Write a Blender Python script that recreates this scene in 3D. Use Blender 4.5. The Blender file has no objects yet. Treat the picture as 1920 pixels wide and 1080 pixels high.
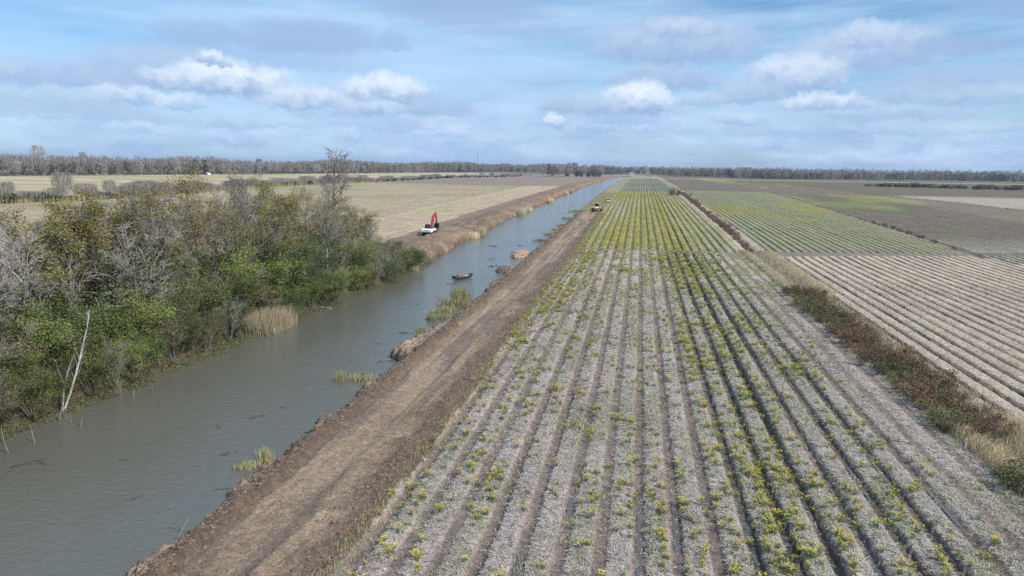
import bpy, bmesh, math, random
import numpy as np
from mathutils import Vector, Matrix

SC = bpy.context.scene
COL = SC.collection
R = math.radians

# ------------------------------------------------------------------ helpers
def tag(o, label=None, cat=None, group=None, kind=None):
    if label: o['label'] = label
    if cat: o['category'] = cat
    if group: o['group'] = group
    if kind: o['kind'] = kind
    return o

def empty(name, loc=(0, 0, 0), rz=0.0):
    o = bpy.data.objects.new(name, None)
    o.empty_display_size = 0.3
    o.location = loc
    o.rotation_euler = (0, 0, rz)
    COL.objects.link(o)
    return o

def link(name, me, parent=None, loc=None):
    o = bpy.data.objects.new(name, me)
    COL.objects.link(o)
    if parent: o.parent = parent
    if loc is not None: o.location = loc
    return o

def copy_tree(root):
    r = root.copy(); COL.objects.link(r)
    for ch in root.children:
        c = ch.copy(); COL.objects.link(c); c.parent = r
        for g in ch.children:
            d = g.copy(); COL.objects.link(d); d.parent = c
    return r

def npmesh(name, V, F, mats, midx=None, smooth=False, col=None):
    V = np.asarray(V, dtype=np.float32); F = np.asarray(F, dtype=np.int32)
    me = bpy.data.meshes.new(name)
    n, m = F.shape
    me.vertices.add(len(V)); me.vertices.foreach_set('co', V.ravel())
    me.loops.add(n * m); me.loops.foreach_set('vertex_index', F.ravel())
    me.polygons.add(n)
    me.polygons.foreach_set('loop_start', np.arange(0, n * m, m, dtype=np.int32))
    me.polygons.foreach_set('loop_total', np.full(n, m, dtype=np.int32))
    if midx is not None: me.polygons.foreach_set('material_index', np.asarray(midx, dtype=np.int32))
    me.polygons.foreach_set('use_smooth', np.full(n, bool(smooth)))
    for mt in (mats if isinstance(mats, (list, tuple)) else [mats]): me.materials.append(mt)
    me.update(calc_edges=True)
    if col is not None:
        a = me.color_attributes.new('Col', 'FLOAT_COLOR', 'POINT')
        c4 = np.ones((len(V), 4), dtype=np.float32); c4[:, :3] = col
        a.data.foreach_set('color', c4.ravel())
    return me

# value noise -----------------------------------------------------------
_rs = np.random.RandomState(7)
_T = _rs.rand(512, 512).astype(np.float32)
def vn(x, y):
    x = np.asarray(x, dtype=np.float64); y = np.asarray(y, dtype=np.float64)
    xi = np.floor(x).astype(np.int64); yi = np.floor(y).astype(np.int64)
    fx = x - xi; fy = y - yi
    fx = fx * fx * (3 - 2 * fx); fy = fy * fy * (3 - 2 * fy)
    a = _T[xi & 511, yi & 511]; b = _T[(xi + 1) & 511, yi & 511]
    c = _T[xi & 511, (yi + 1) & 511]; d = _T[(xi + 1) & 511, (yi + 1) & 511]
    return (a * (1 - fx) + b * fx) * (1 - fy) + (c * (1 - fx) + d * fx) * fy
def fbm(x, y, oct=4, off=0.0):
    s = 0; a = 0.5; t = 0
    for i in range(oct):
        s = s + a * vn(x + off + 17.3 * i, y + off * 1.7 + 9.1 * i); t += a
        x = x * 2.03; y = y * 2.03; a *= 0.5
    return s / t
def sst(a, b, x):
    t = np.clip((x - a) / (b - a), 0, 1)
    return t * t * (3 - 2 * t)
def mixc(c, d, f):
    return c * (1 - f[..., None]) + np.asarray(d, dtype=np.float64) * f[..., None]

# ------------------------------------------------------------------ materials
class NT:
    def __init__(s, name, world=None):
        if world is None:
            s.m = bpy.data.materials.new(name); s.m.use_nodes = True; s.t = s.m.node_tree
        else:
            s.m = world; s.t = world.node_tree
        s.t.nodes.clear()
    def n(s, typ, **kw):
        nd = s.t.nodes.new(typ)
        for k, v in kw.items():
            if k in ('operation', 'data_type', 'blend_type', 'noise_dimensions', 'sky_type', 'interpolation_type', 'feature', 'wave_type', 'bands_direction', 'node_tree', 'vector_type', 'attribute_name', 'sun_disc', 'sun_elevation', 'sun_rotation', 'altitude', 'air_density', 'dust_density', 'ozone_density', 'clamp', 'use_clamp'):
                setattr(nd, k, v)
            else:
                s.set(nd, k, v)
        return nd
    def set(s, nd, k, v):
        key = k
        if k.startswith('i') and k[1:].isdigit(): key = int(k[1:])
        inp = nd.inputs[key.replace('_', ' ')] if isinstance(key, str) else nd.inputs[key]
        if isinstance(v, bpy.types.NodeSocket): s.t.links.new(v, inp)
        elif isinstance(v, bpy.types.Node): s.t.links.new(v.outputs[0], inp)
        else: inp.default_value = v
    def noise(s, vec, scale, detail=4, rough=0.55):
        return s.n('ShaderNodeTexNoise', Vector=vec, Scale=scale, Detail=detail, Roughness=rough).outputs[0]
    def math(s, op, a, b=0.0, c=0.0, clamp=False):
        return s.n('ShaderNodeMath', operation=op, i0=a, i1=b, i2=c, use_clamp=clamp).outputs[0]
    def mr(s, v, a, b, c, d, it='LINEAR'):
        nd = s.n('ShaderNodeMapRange', interpolation_type=it)
        for i, x in enumerate((v, a, b, c, d)): s.set(nd, 'i%d' % i, x)
        return nd.outputs[0]
    def mix(s, f, a, b, bt='MIX'):
        nd = s.n('ShaderNodeMixRGB', blend_type=bt)
        for i, x in enumerate((f, a, b)):
            if i and isinstance(x, tuple) and len(x) == 3: x = (*x, 1)
            s.set(nd, 'i%d' % i, x)
        return nd.outputs[0]
    def mapping(s, vec, scale=(1, 1, 1), rot=(0, 0, 0), loc=(0, 0, 0)):
        nd = s.n('ShaderNodeMapping', Vector=vec)
        nd.inputs['Scale'].default_value = scale; nd.inputs['Rotation'].default_value = rot
        nd.inputs['Location'].default_value = loc
        return nd.outputs[0]
    def out(s, sh):
        o = s.n('ShaderNodeOutputMaterial'); s.t.links.new(sh, o.inputs[0]); return s.m
    def bsdf(s, color, rough=0.8, metal=0.0, normal=None, spec=None, **kw):
        b = s.n('ShaderNodeBsdfPrincipled')
        if isinstance(color, tuple) and len(color) == 3: color = (*color, 1)
        s.set(b, 'Base Color', color); s.set(b, 'Roughness', rough); s.set(b, 'Metallic', metal)
        if spec is not None: s.set(b, 'Specular IOR Level', spec)
        if normal is not None: s.set(b, 'Normal', normal)
        for k, v in kw.items(): s.set(b, k.replace('_', ' '), v)
        return b.outputs[0]
    def pos(s): return s.n('ShaderNodeNewGeometry').outputs['Position']
    def objc(s): return s.n('ShaderNodeTexCoord').outputs['Object']
    def bump(s, h, strength=0.5, dist=0.05):
        return s.n('ShaderNodeBump', Height=h, Strength=strength, Distance=dist).outputs[0]

def ground_mat():
    t = NT('earth_and_straw'); p = t.pos()
    c = t.n('ShaderNodeAttribute', attribute_name='Col').outputs['Color']
    # long fibres (straw / clods) at several scales
    warp = t.n('ShaderNodeVectorMath', operation='MULTIPLY_ADD', i0=t.n('ShaderNodeTexNoise', Vector=p, Scale=0.8, Detail=2).outputs['Color'], i1=(1.3, 1.3, 0), i2=p).outputs[0]
    n1 = t.noise(warp, 9.0, 5, 0.7)
    n2 = t.noise(p, 2.2, 5, 0.65)
    n3 = t.noise(p, 0.12, 5, 0.6)
    n4 = t.noise(p, 0.6, 4, 0.6)
    f = t.math('MULTIPLY', t.mr(n1, .3, .7, .42, 1.55), t.mr(n2, .3, .7, .70, 1.30))
    f = t.math('MULTIPLY', f, t.mr(n3, .3, .7, .86, 1.14))
    f = t.math('MULTIPLY', f, t.mr(n4, .3, .7, .88, 1.12))
    cc = t.n('ShaderNodeVectorMath', operation='SCALE', i0=c); t.set(cc, 'Scale', f)
    hue = t.mix(t.mr(n2, .4, .65, 0, .22), cc.outputs[0], t.mix(1.0, cc.outputs[0], (1.12, .93, .78), 'MULTIPLY'))
    b = t.bump(t.math('ADD', n1, t.math('MULTIPLY', n2, 1.5)), 1.0, 0.12)
    return t.out(t.bsdf(hue, 0.95, normal=b, spec=0.15))

def simple(name, color, rough=0.7, metal=0.0, var=0.15, scale=6.0, spec=None, bump=0.0, coat=0.0):
    t = NT(name); p = t.objc()
    n = t.noise(p, scale, 5, 0.6)
    c = t.mix(1.0, (*color, 1), t.n('ShaderNodeCombineColor', i0=t.mr(n, .3, .7, 1 - var, 1 + var), i1=t.mr(n, .3, .7, 1 - var, 1 + var), i2=t.mr(n, .3, .7, 1 - var, 1 + var)).outputs[0], 'MULTIPLY')
    nm = t.bump(n, bump, 0.02) if bump else None
    return t.out(t.bsdf(c, rough, metal, nm, spec, Coat_Weight=coat))

def leafmat(name, c1, c2, c3, scale=0.9, trans=0.25):
    """leaf colour varies in clumps and from plant to plant"""
    t = NT(name); p = t.objc()
    rnd = t.n('ShaderNodeObjectInfo').outputs['Random']
    n = t.noise(p, scale, 4, 0.7); n2 = t.noise(p, 9.0, 3, 0.7)
    c = t.mix(t.mr(n, .38, .62, 0, 1), c1, c2)
    c = t.mix(t.mr(n2, .52, .7, 0, .8), c, c3)
    if trans: c = t.mix(t.mr(rnd, .35, 1, 0, .55), c, c3)
    v = t.mr(t.math('FRACT', t.math('MULTIPLY', rnd, 7.31)), 0, 1, .68, 1.28)
    cc = t.n('ShaderNodeVectorMath', operation='SCALE', i0=c); t.set(cc, 'Scale', v)
    d = t.bsdf(cc.outputs[0], 0.6, spec=0.25)
    tr = t.n('ShaderNodeBsdfTranslucent', Color=cc.outputs[0]).outputs[0]
    return t.out(t.n('ShaderNodeMixShader', i0=trans, i1=d, i2=tr).outputs[0])

M = {}
M['ground'] = ground_mat()
M['bark_grey'] = leafmat('grey_bark', (.21, .195, .175), (.29, .27, .245), (.13, .12, .105), 2.0, 0.0)
M['bark_dark'] = leafmat('dark_bark', (.12, .10, .085), (.18, .16, .14), (.08, .07, .06), 2.0, 0.0)
M['twig'] = leafmat('grey_twigs', (.215, .19, .165), (.285, .26, .235), (.16, .14, .115), 1.0, 0.0)
M['twig_far'] = leafmat('far_twigs', (.27, .245, .225), (.33, .305, .285), (.19, .18, .165), 0.12, 0.0)
M['dead_wood'] = leafmat('bleached_wood', (.46, .43, .41), (.58, .56, .53), (.38, .35, .33), 1.5, 0.0)
M['leaf_green'] = leafmat('green_leaves', (.095, .145, .032), (.15, .195, .05), (.24, .255, .08), 0.9)
M['leaf_dark'] = leafmat('dark_leaves', (.045, .085, .022), (.075, .115, .03), (.13, .16, .045), 0.8)
M['leaf_olive'] = leafmat('olive_leaves', (.22, .19, .05), (.27, .235, .065), (.32, .24, .06), 1.0)
M['leaf_brown'] = leafmat('brown_leaves', (.16, .115, .07), (.20, .15, .095), (.13, .13, .05), 1.2)
M['leaf_light'] = leafmat('light_leaves', (.20, .24, .06), (.29, .32, .10), (.14, .17, .045), 0.8)
M['leaf_pine'] = leafmat('far_evergreen', (.065, .085, .05), (.085, .105, .06), (.11, .12, .07), 0.3, 0.0)
M['bramble'] = leafmat('bramble_leaves', (.165, .075, .05), (.22, .12, .08), (.13, .12, .045), 1.2, 0.1)
M['bramble_green'] = leafmat('bramble_green', (.07, .10, .03), (.12, .10, .05), (.12, .14, .05), 1.2, 0.1)
M['purple_twig'] = leafmat('purple_twigs', (.19, .125, .10), (.25, .17, .14), (.13, .10, .09), 1.5, 0.0)
M['reed'] = leafmat('dry_reed', (.66, .56, .38), (.74, .66, .48), (.50, .41, .26), 0.8, 0.2)
M['reed_green'] = leafmat('green_reed', (.24, .27, .10), (.32, .32, .14), (.36, .29, .15), 0.8, 0.2)
M['drygrass'] = leafmat('dry_grass', (.54, .44, .28), (.64, .54, .37), (.36, .29, .17), 0.4, 0.1)
M['straw'] = leafmat('straw_pieces', (.40, .37, .34), (.50, .47, .44), (.28, .23, .19), 3.0, 0.0)
M['weed'] = leafmat('weed_leaves', (.15, .21, .07), (.21, .27, .10), (.28, .28, .12), 0.6)
M['petal'] = leafmat('yellow_petals', (.72, .60, .035), (.82, .70, .06), (.55, .50, .05), 1.0, 0.2)
M['petal_far'] = leafmat('yellow_green_flowers', (.50, .47, .06), (.58, .50, .05), (.30, .34, .08), 0.15, 0.1)
M['clod'] = leafmat('soil_clods', (.12, .09, .07), (.165, .125, .095), (.08, .06, .05), 3.0, 0.0)
M['debris'] = leafmat('wet_debris', (.035, .03, .025), (.06, .05, .04), (.09, .075, .055), 3.0, 0.0)
M['red'] = simple('red_paint', (.42, .022, .032), .4, 0, .12, 3, coat=.2)
M['white'] = simple('white_paint', (.78, .78, .77), .4, 0, .06, 3, coat=.2)
M['yellow'] = simple('yellow_paint', (.66, .42, .12), .45, 0, .12, 3)
M['black'] = simple('black_paint', (.022, .022, .025), .5, 0, .2, 3)
M['steel'] = simple('worn_steel', (.11, .10, .095), .55, .6, .3, 5)
M['rubber'] = simple('tyre_rubber', (.03, .028, .026), .85, 0, .2, 8)
M['glass'] = simple('dark_glass', (.03, .04, .05), .08, 0, .05, 1, spec=.8)
M['greytext'] = simple('grey_lettering', (.25, .26, .28), .5)
M['boatgreen'] = simple('boat_green', (.035, .05, .035), .55, 0, .25, 3)
M['boatin'] = simple('boat_inside', (.17, .19, .15), .6, 0, .2, 4)
M['orange'] = simple('orange_cloth', (.95, .17, .05), .8, 0, .1, 8)
M['navy'] = simple('navy_cloth', (.03, .035, .06), .85, 0, .1, 8)
M['skin'] = simple('skin', (.45, .27, .19), .55, 0, .05, 8)
M['hair'] = simple('dark_hair', (.03, .022, .018), .7, 0, .1, 20)
M['concrete'] = simple('concrete', (.52, .51, .49), .85, 0, .12, .5)
M['roofgrey'] = simple('grey_roof', (.30, .31, .33), .7, 0, .12, 1)
M['siding'] = simple('white_siding', (.66, .66, .64), .75, 0, .08, 1)

# ------------------------------------------------------------------ layout
PITCH = 1.82; PH0 = 0.73
def kY(Y): return np.interp(Y, [0, 140, 200, 300, 400, 650, 1000, 20000], [1, 1, 1.05, 1.10, 1.15, 1.23, 1.22, 1.22])
# canal edges in u
def edgeL(Y): 
    b = np.interp(Y, [0, 36, 75, 90, 110, 127, 165, 185, 240, 380, 600, 1100, 1330, 20000], [-41.6, -41.7, -41.5, -40.3, -39.0, -39.6, -41.2, -40.6, -41.6, -41.0, -40.8, -36.0, -27, -27])
    return b + (vn(Y * 0.18, Y * 0 + 3.3) - .5) * 1.8 + (vn(Y * 0.6, Y * 0 + 8.3) - .5) * .8
def edgeR(Y):
    b = np.interp(Y, [0, 50, 60, 64, 66, 70, 75, 110, 118, 122, 200, 600, 1100, 1330, 20000], [-22.0, -22.1, -22.3, -24.0, -23.6, -22.4, -22.3, -22.4, -22.8, -22.4, -22.0, -22.2, -20, -12, -12])
    return b + (vn(Y * 0.35, Y * 0 + 13.3) - .5) * 1.1 + (vn(Y * 1.3, Y * 0 + 1.3) - .5) * .7

rng = np.random.RandomState(3)
row_depth = 0.07 + 0.20 * rng.rand(400)
row_dark = rng.rand(400)
row_yel = rng.rand(400)

def build_ground():
    Ys = [10.0]
    while Ys[-1] < 1500: Ys.append(Ys[-1] + max(0.13, 0.0062 * Ys[-1]))
    while Ys[-1] < 9500: Ys.append(Ys[-1] * 1.06)
    Ys = np.array(Ys)
    core = np.arange(-45, 30, PITCH / 14)
    r = np.arange(core[-1] + .15, 125, PITCH / 11)
    rr = [r[-1]]
    while rr[-1] < 8000: rr.append(rr[-1] + max(0.5, (rr[-1] - 110) * 0.035))
    ll = [-45.2]
    while ll[-1] > -130: ll.append(ll[-1] - 0.45)
    while ll[-1] > -8000: ll.append(ll[-1] - max(0.6, (-ll[-1] - 105) * 0.035))
    us = np.concatenate([np.array(ll)[::-1], core, r, np.array(rr[1:])])
    u, Y = np.meshgrid(us, Ys)
    k = kY(Y); X = u * np.where(np.abs(u) < 700, k, np.interp(np.abs(u), [700, 1500], [1.0, 1.0]) * (k * 700 + (np.abs(u) - 700)) / np.abs(u))
    eL, eR = edgeL(Y), edgeR(Y)
    Z = np.zeros_like(u)
    far = sst(60, 200, Y)
    nf = fbm(X * 1.1, Y * 1.1, 4, 5.0)        # ~1 m
    nb = fbm(X * .25, Y * .25, 4, 11.0)
    nfi = fbm(X * 3.3, Y * 3.3, 3, 2.0)
    nL = fbm(X * .03, Y * .03, 4, 31.0)
    nS = fbm(X * .9, Y * .12, 3, 41.0)        # streaks along the rows
    # ---- colours
    C = np.zeros(u.shape + (3,))
    C[:] = (.30, .27, .20)
    straw = np.array([.40, .345, .315]); cream = np.array([.48, .40, .305]); soil = np.array([.205, .165, .145]); dark = np.array([.045, .037, .033])
    road_c = np.array([.265, .20, .145]); shoulder = np.array([.16, .118, .088]); green = np.array([.17, .20, .09]); yel = np.array([.40, .36, .07])
    ph = (u - PH0) / PITCH; ri = np.floor(ph + .5).astype(int); tt = ph - ri
    ri_ = np.clip(ri + 40, 0, 399)
    depth = row_depth[ri_]; 
    # ---- fields to the right of the road
    inA = (u > -12.6 + (nb - .5) * .9) & (u < 22.2) & (Y < 151)
    inB = (u > -12.9 + (nb - .5)) & (u < 22.4) & (Y > 153.2) & (Y < 493)
    inB2 = (u > -13.3) & (u < 23.2) & (Y >= 497) & (Y < 1100)
    ditch2 = np.interp(Y, [0, 155, 230, 305, 427, 588, 770, 1100, 20000], [72, 71, 73.5, 75.5, 79.5, 84, 83, 70, 70])
    inC = (u > 27.2 + (nb - .5) * 1.5) & (Y < 148 + (u - 27) * .33) & (u < 140)
    inD = (u > 28.0) & (u < ditch2 - 1.5) & (Y > 157 + (u - 27) * .2) & (Y < 560)
    tw = tt + (nfi - .5) * .11 + (nf - .5) * .10 + (fbm(X * .15, Y * .12, 2, 3.) - .5) * .05
    wall = np.where(tw > 0, sst(.20, .16, tw), sst(-.215, -.14, tw))
    wallC = np.where(tw > 0, sst(.165, .14, tw), sst(-.15, -.10, tw)) * (.55 + .45 * sst(.35, .5, fbm(u * .9, Y * .12, 3, 73.)))
    def furrow(mask, dep, dcol, scol, amt=1.0, wall=wall):
        nonlocal Z, C
        w = wall * mask
        dep = dep * (.45 + 1.1 * fbm(u * .9, Y * .05, 3, 33.))
        crown = np.cos(np.clip(np.abs(tt), 0, .5) * 2 * math.pi) * -.5 + .5
        Z = Z + mask * (-dep * w * 1.5 + .035 * crown + (nf - .5) * .13 + (nfi - .5) * .10 * (1 - w * .7))
        c = mixc(np.broadcast_to(scol, C.shape), dcol, np.clip(w * amt, 0, 1))
        m = mask.astype(float)[..., None]
        C = C * (1 - m) + c * m
    dd = depth
    sA = straw[None, None, :] * (0.90 + .20 * nS[..., None])
    sA = mixc(sA, (.36, .335, .25), sst(60, 140, Y) * .8)
    sA = mixc(sA, soil, .75 * sst(.56, .72, fbm(X * .5, Y * .22, 4, 55.)) )
    side = sst(2, 8, u) * sst(19.5, 14.5, u) * 1.0; flat = sst(14.5, 18.5, u)
    furrow(inA, (dd * .6) * (1 + 1.25 * side) * (1 - .6 * flat), mixc(np.broadcast_to(soil, C.shape), soil * .5, side * row_dark[ri_]), mixc(sA, np.array([.36, .335, .28]), side * .8), .92)
    # greenish haze of seedlings along the rows
    gpat = sst(.50, .66, fbm(X * .7, Y * .25, 4, 77.)) * (1 - wall)
    C = mixc(C, green * 1.1, inA * gpat * .45)
    sB = mixc(np.broadcast_to(np.array([.33, .32, .21]), C.shape), green * 1.35, sst(.35, .65, fbm(X * .5, Y * .12, 4, 21.)) * .7)
    furrow(inB, dd * .8 + .05, soil * .75, sB, .85)
    ydB = sst(.40, .56, fbm(X * .06 + 3, Y * .012, 4, 91.)) * sst(26, 8, u) * (.45 + .55 * row_yel[ri_])
    ydB = np.clip(ydB + sst(0, -9, u) * .35 * sst(.35, .5, nL), 0, 1)
    C = mixc(C, yel, inB * (1 - wall) * ydB * .7)
    sB2 = mixc(np.broadcast_to(np.array([.16, .175, .115]), C.shape), (.115, .145, .07), sst(.4, .6, nL))
    furrow(inB2, dd * .7 + .05, np.array([.30, .26, .24]), sB2, .8)
    # cream straw field with black furrows
    dC = mixc(np.broadcast_to(soil * .6, C.shape), dark, sst(.1, .6, row_dark[ri_]))
    furrow(inC, .20 + .20 * row_dark[ri_], dC, cream * (.80 + .30 * nS[..., None]), 1.0, wallC)
    furrow(inD, dd * .75 + .03, soil * .8, mixc(np.broadcast_to(np.array([.28, .275, .165]), C.shape), green * 1.35, sst(.4, .7, nS) * .5), .9)
    ydD = sst(.46, .60, fbm(X * .03 + 9, Y * .009, 4, 13.)) * sst(230, 330, Y + (u - 28) * 1.2) * sst(560, 400, Y + u)
    C = mixc(C, yel * .9, inD * (1 - wall) * np.clip(ydD, 0, 1) * .55)
    # far right beyond: dull grey brown / olive strips
    farR = (u > 28.0) & (Y >= 560) & (u < ditch2 - 1)
    C = mixc(C, (.155, .13, .10), farR * 1.0)
    C = mixc(C, (.16, .135, .115), farR * (np.abs(tt) < .22) * .7)
    b2 = (u > ditch2 + 1.5) & (Y > 150)
    ditch3 = np.interp(Y, [0, 360, 437, 550, 800, 1200], [158, 158, 157, 143, 141, 138])
    cB = mixc(np.broadcast_to(np.array([.165, .155, .10]), C.shape), (.185, .155, .12), sst(.4, .6, fbm(X * .012, Y * .012, 4, 61.)))
    cB = mixc(cB, (.25, .27, .09), sst(.5, .66, fbm(X * .02, Y * .006, 4, 19.)) * sst(230, 300, Y) * .8)
    cB = mixc(cB, (.33, .305, .235), sst(220, 165, Y) * .9)
    cB = cB * (0.86 + .28 * nS[..., None])
    furrow(b2 & (u < ditch3) & (Y < 520), .12 + 0 * dd, soil, cB, .75)
    cB = cB * (.7 + .5 * fbm(X * .3, Y * .3, 3, 2.)[..., None])
    C = mixc(C, cB * np.array([.98, .94, .92]), (b2 & (u < ditch3) & (Y >= 520)) * 1.0)
    c3 = mixc(np.broadcast_to(np.array([.15, .125, .092]), C.shape), (.13, .125, .078), sst(.45, .55, fbm(X * .004, Y * .02, 3, 71.)))
    c3 = mixc(c3, (.40, .35, .27), sst(330, 400, Y) * sst(560, 500, Y) * (u < 330) * .8)
    C = mixc(C, c3, ((u >= ditch3) & (Y > 150)) * 1.0)
    # pale stubble line across before the far wood, cross track
    C = mixc(C, (.42, .35, .26), ((u > 22) & (np.abs(Y - 1120 - 20 * (nL - .5)) < 22)) * .85)
    C = mixc(C, (.40, .35, .25), ((u > -18) & (u <= 26) & (np.abs(Y - 1112) < 10)) * .9)
    tr = ((u > -12.9) & (Y > 151) & (Y < 153.2) & (u < 27)) | ((u >= 27) & (Y >= 148 + (u - 27) * .33) & (Y <= np.where(u < 72, 157 + (u - 27) * .2, 150 + (u - 27) * .33 + 3)))
    C = mixc(C, (.225, .185, .16), tr * 1.0); Z = Z + tr * ((nf - .5) * .1 - .05)
    tr2 = (u > -13) & (u < 24) & (Y >= 493) & (Y < 497)
    C = mixc(C, (.28, .25, .19), tr2 * 1.0)
    # ditch strip between the fields
    dz = (u >= 22.2) & (u <= 27.4) & (Y < 1100)
    Z = Z + dz * (-.55 * sst(1.9, .3, np.abs(u - 24.6)) + (nf - .5) * .25)
    C = mixc(C, mixc(np.broadcast_to(np.array([.36, .32, .24]), C.shape), (.42, .345, .25), sst(.45, .6, nb)), dz * 1.0)
    C = mixc(C, (.13, .11, .07), dz * np.where(Y > 108, sst(.9, .4, np.abs(u - 24.9)), sst(2.4, 1.6, np.abs(u - 24.3))) * sst(.25, .5, fbm(X * .1, Y * .05, 3, 3.)) * .8)
    d2 = (np.abs(u - ditch2) < 1.2) & (Y > 158); d3 = (np.abs(u - ditch3) < 1.8) & (Y > 250)
    Z = Z - .3 * d2 - .3 * d3
    C = mixc(C, (.17, .145, .11), d2 * .8); C = mixc(C, (.14, .115, .09), d3 * 1.0)
    # ---- right bank, berm, road, shoulder
    rb = (u > eR - 1.2) & (u < -12.6 + (nb - .5) * .9) & (Y < 1330)
    graded = sst(281, 276, Y)
    x0 = u - eR
    shelf = sst(-.7, 1.3, x0 + (nfi - .5) * .9)
    bank = -1.75 + 1.85 * shelf
    bermh = (.42 * sst(1.4, 2.0, u + 22.3) * sst(-18.9, -19.8, u + (nf - .5) * .9)) * graded
    clod = (nf - .5) * .42 + (nfi - .5) * .34
    rough = sst(-19.0, -19.9, u + (nf - .5) * .5) + sst(-15.4, -14.3, u + (nf - .5) * 1.2) * .75
    zb = bank + bermh + clod * (rough * graded + .22) * shelf - .08 * sst(1.3, .7, np.abs(u + 17.2)) * graded
    zb = zb - .16 * sst(.35, .1, np.abs(u + 19.35 + (nb - .5) * .8)) * graded + (.10 + .30 * (nf - .4)) * sst(.5, .1, np.abs(u + 15.9 + (nb - .5) * 1.2)) * graded * sst(.4, .55, fbm(X * .1, Y * .08, 2, 2.))
    rut = sst(.3, .12, np.abs(np.abs(u + 17.3 + .35 * np.sin(Y * .05)) - .95))
    zb = zb - .04 * rut * graded
    Z = np.where(rb, zb, Z)
    cb = mixc(np.broadcast_to(road_c, C.shape), (.31, .245, .18), np.clip(rut * .75 * sst(.3, .5, fbm(X * .2, Y * .05, 3, 14.)) + sst(.46, .6, fbm(X * 2.2, Y * .06, 3, 24.)) * .5, 0, 1))
    cb = mixc(cb, (.305, .235, .165), sst(.5, .62, fbm(X * .3, Y * .05, 3, 64.)) * .6)
    cb = mixc(cb, (.17, .135, .115), sst(.50, .60, fbm(X * .9, Y * .07, 4, 88.)) * .7)
    cb = mixc(cb, shoulder, np.clip(sst(-15.4, -14.2, u + (nf - .5) * 1.6 + (nb - .5) * 2), 0, 1))
    cb = mixc(cb, shoulder * .9, sst(-18.8, -19.7, u + (nf - .5) * .8))
    cb = mixc(cb, (.36, .28, .215), sst(-20.4, -21.2, u + (nf - .5) * 1.4) * .8)
    cb = mixc(cb, shoulder * .55, sst(.7, .2, x0) * .9)
    cg = mixc(np.broadcast_to(np.array([.27, .245, .16]), C.shape), (.30, .24, .19), sst(.45, .58, nb))
    cg = mixc(cg, (.22, .25, .11), sst(.5, .62, fbm(X * .2, Y * .05, 3, 9.)) * .7)
    cb = mixc(cb, cg, 1 - graded)
    C = np.where(rb[..., None], cb, C)
    # ---- canal bed
    ca = (u >= eL - .3) & (u <= eR - 1.0) & (Y < 1330)
    Z = np.where(ca, -1.75, Z); C = mixc(C, (.08, .07, .05), ca * 1.0)
    # ---- left side
    lt = u < eL - .3
    x1 = -(u - eL)
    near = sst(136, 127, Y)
    bl = -1.75 + 1.9 * sst(-.3, 1.6, x1 + (nf - .5) * .8)
    spoil = sst(.4, 3.2, x1 + (nb - .5) * 2.5) * sst(11, 6.5, x1) * (1 - near) * (.75 + .5 * (nb - .5)) * sst(1300, 1000, Y)
    zl = bl + spoil * 1.15 + ((nf - .5) * .9 + (fbm(X * .12, Y * .35, 3, 51.) - .5) * 1.3) * sst(12, 8, x1) * sst(0, 1.5, x1) * (1 - near) + (nf - .5) * .12
    zl = zl + (nfi - .5) * .3 * (x1 < 9) * (1 - near)
    rowsL = np.cos(u * 2 * math.pi / 1.82)
    zl = zl + .06 * rowsL * (x1 > 15) * (u > -78) * (Y > 100)
    Z = np.where(lt & (Y < 1400), zl, Z)
    cl = mixc(np.broadcast_to(np.array([.42, .335, .245]), C.shape), (.47, .37, .28), sst(.4, .6, nS))
    cl = cl * (1 + .20 * rowsL[..., None] * ((u > -78) & (Y > 60))[..., None])
    cl = mixc(cl, (.34, .35, .17), ((u > -78)) * sst(.5, .62, fbm(X * .25, Y * .02, 3, 44.)) * .55)
    cl = cl * (.72 + .36 * fbm(X * .5, Y * .5, 3, 6.)[..., None])
    f2 = (u <= -78 + (nb - .5)) & (u > -235)
    c2 = mixc(np.broadcast_to(np.array([.40, .33, .225]), C.shape), (.345, .30, .18), sst(.42, .6, nL))
    c2 = mixc(c2, (.43, .365, .27), sst(260, 120, Y) * .75)
    c2 = mixc(c2, (.24, .27, .10), sst(520, 600, Y + .6 * (u + 80)) * sst(.35, .5, nL + .1) * .7)
    c2 = c2 * (.60 + .56 * fbm(X * .5, Y * .5, 3, 6.)[..., None])
    cl = mixc(cl, c2, f2 * 1.0)
    cl = mixc(cl, (.43, .36, .26), (np.abs(u + 78.5) < 1.3) * .8)
    c4 = mixc(np.broadcast_to(np.array([.45, .385, .265]), C.shape), (.35, .32, .19), sst(.47, .55, fbm(X * .003, Y * .03, 3, 15.)))
    cl = mixc(cl, c4, (u <= -235) * 1.0)
    # far left: grey-brown and green blocks
    fl = (u > -235) & (Y > 600)
    cfl = mixc(np.broadcast_to(np.array([.24, .195, .17]), C.shape), (.20, .23, .10), sst(640, 660, Y) * sst(820, 780, Y) * (u > -75) * 1.0)
    cl = mixc(cl, cfl, fl * sst(560, 620, Y))
    # dark wet lines across left field
    cl = mixc(cl, (.20, .17, .12), (np.abs(Y - 137 + .05 * (u + 120) + 4 * (nb - .5)) < 1.1) * (u < -70) * .7)
    cl = mixc(cl, (.22, .20, .13), (np.abs(Y - 218 + .06 * (u + 120) + 5 * (nb - .5)) < 1.0) * (u < -90) * .6)
    sp = sst(12.5, 10, x1) * (1 - near)
    trk = sst(9.5, 10.5, x1) * sst(16.5, 15, x1) * (1 - near) * sst(900, 600, Y)
    cl = mixc(cl, mixc(np.broadcast_to(np.array([.25, .185, .135]), C.shape), (.28, .19, .13), sst(200, 420, Y) * sst(.35, .55, nb)), sp)
    cl = mixc(cl, (.17, .12, .09), sst(.50, .60, fbm(X * .5, Y * .2, 4, 66.)) * sp * .8)
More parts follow.
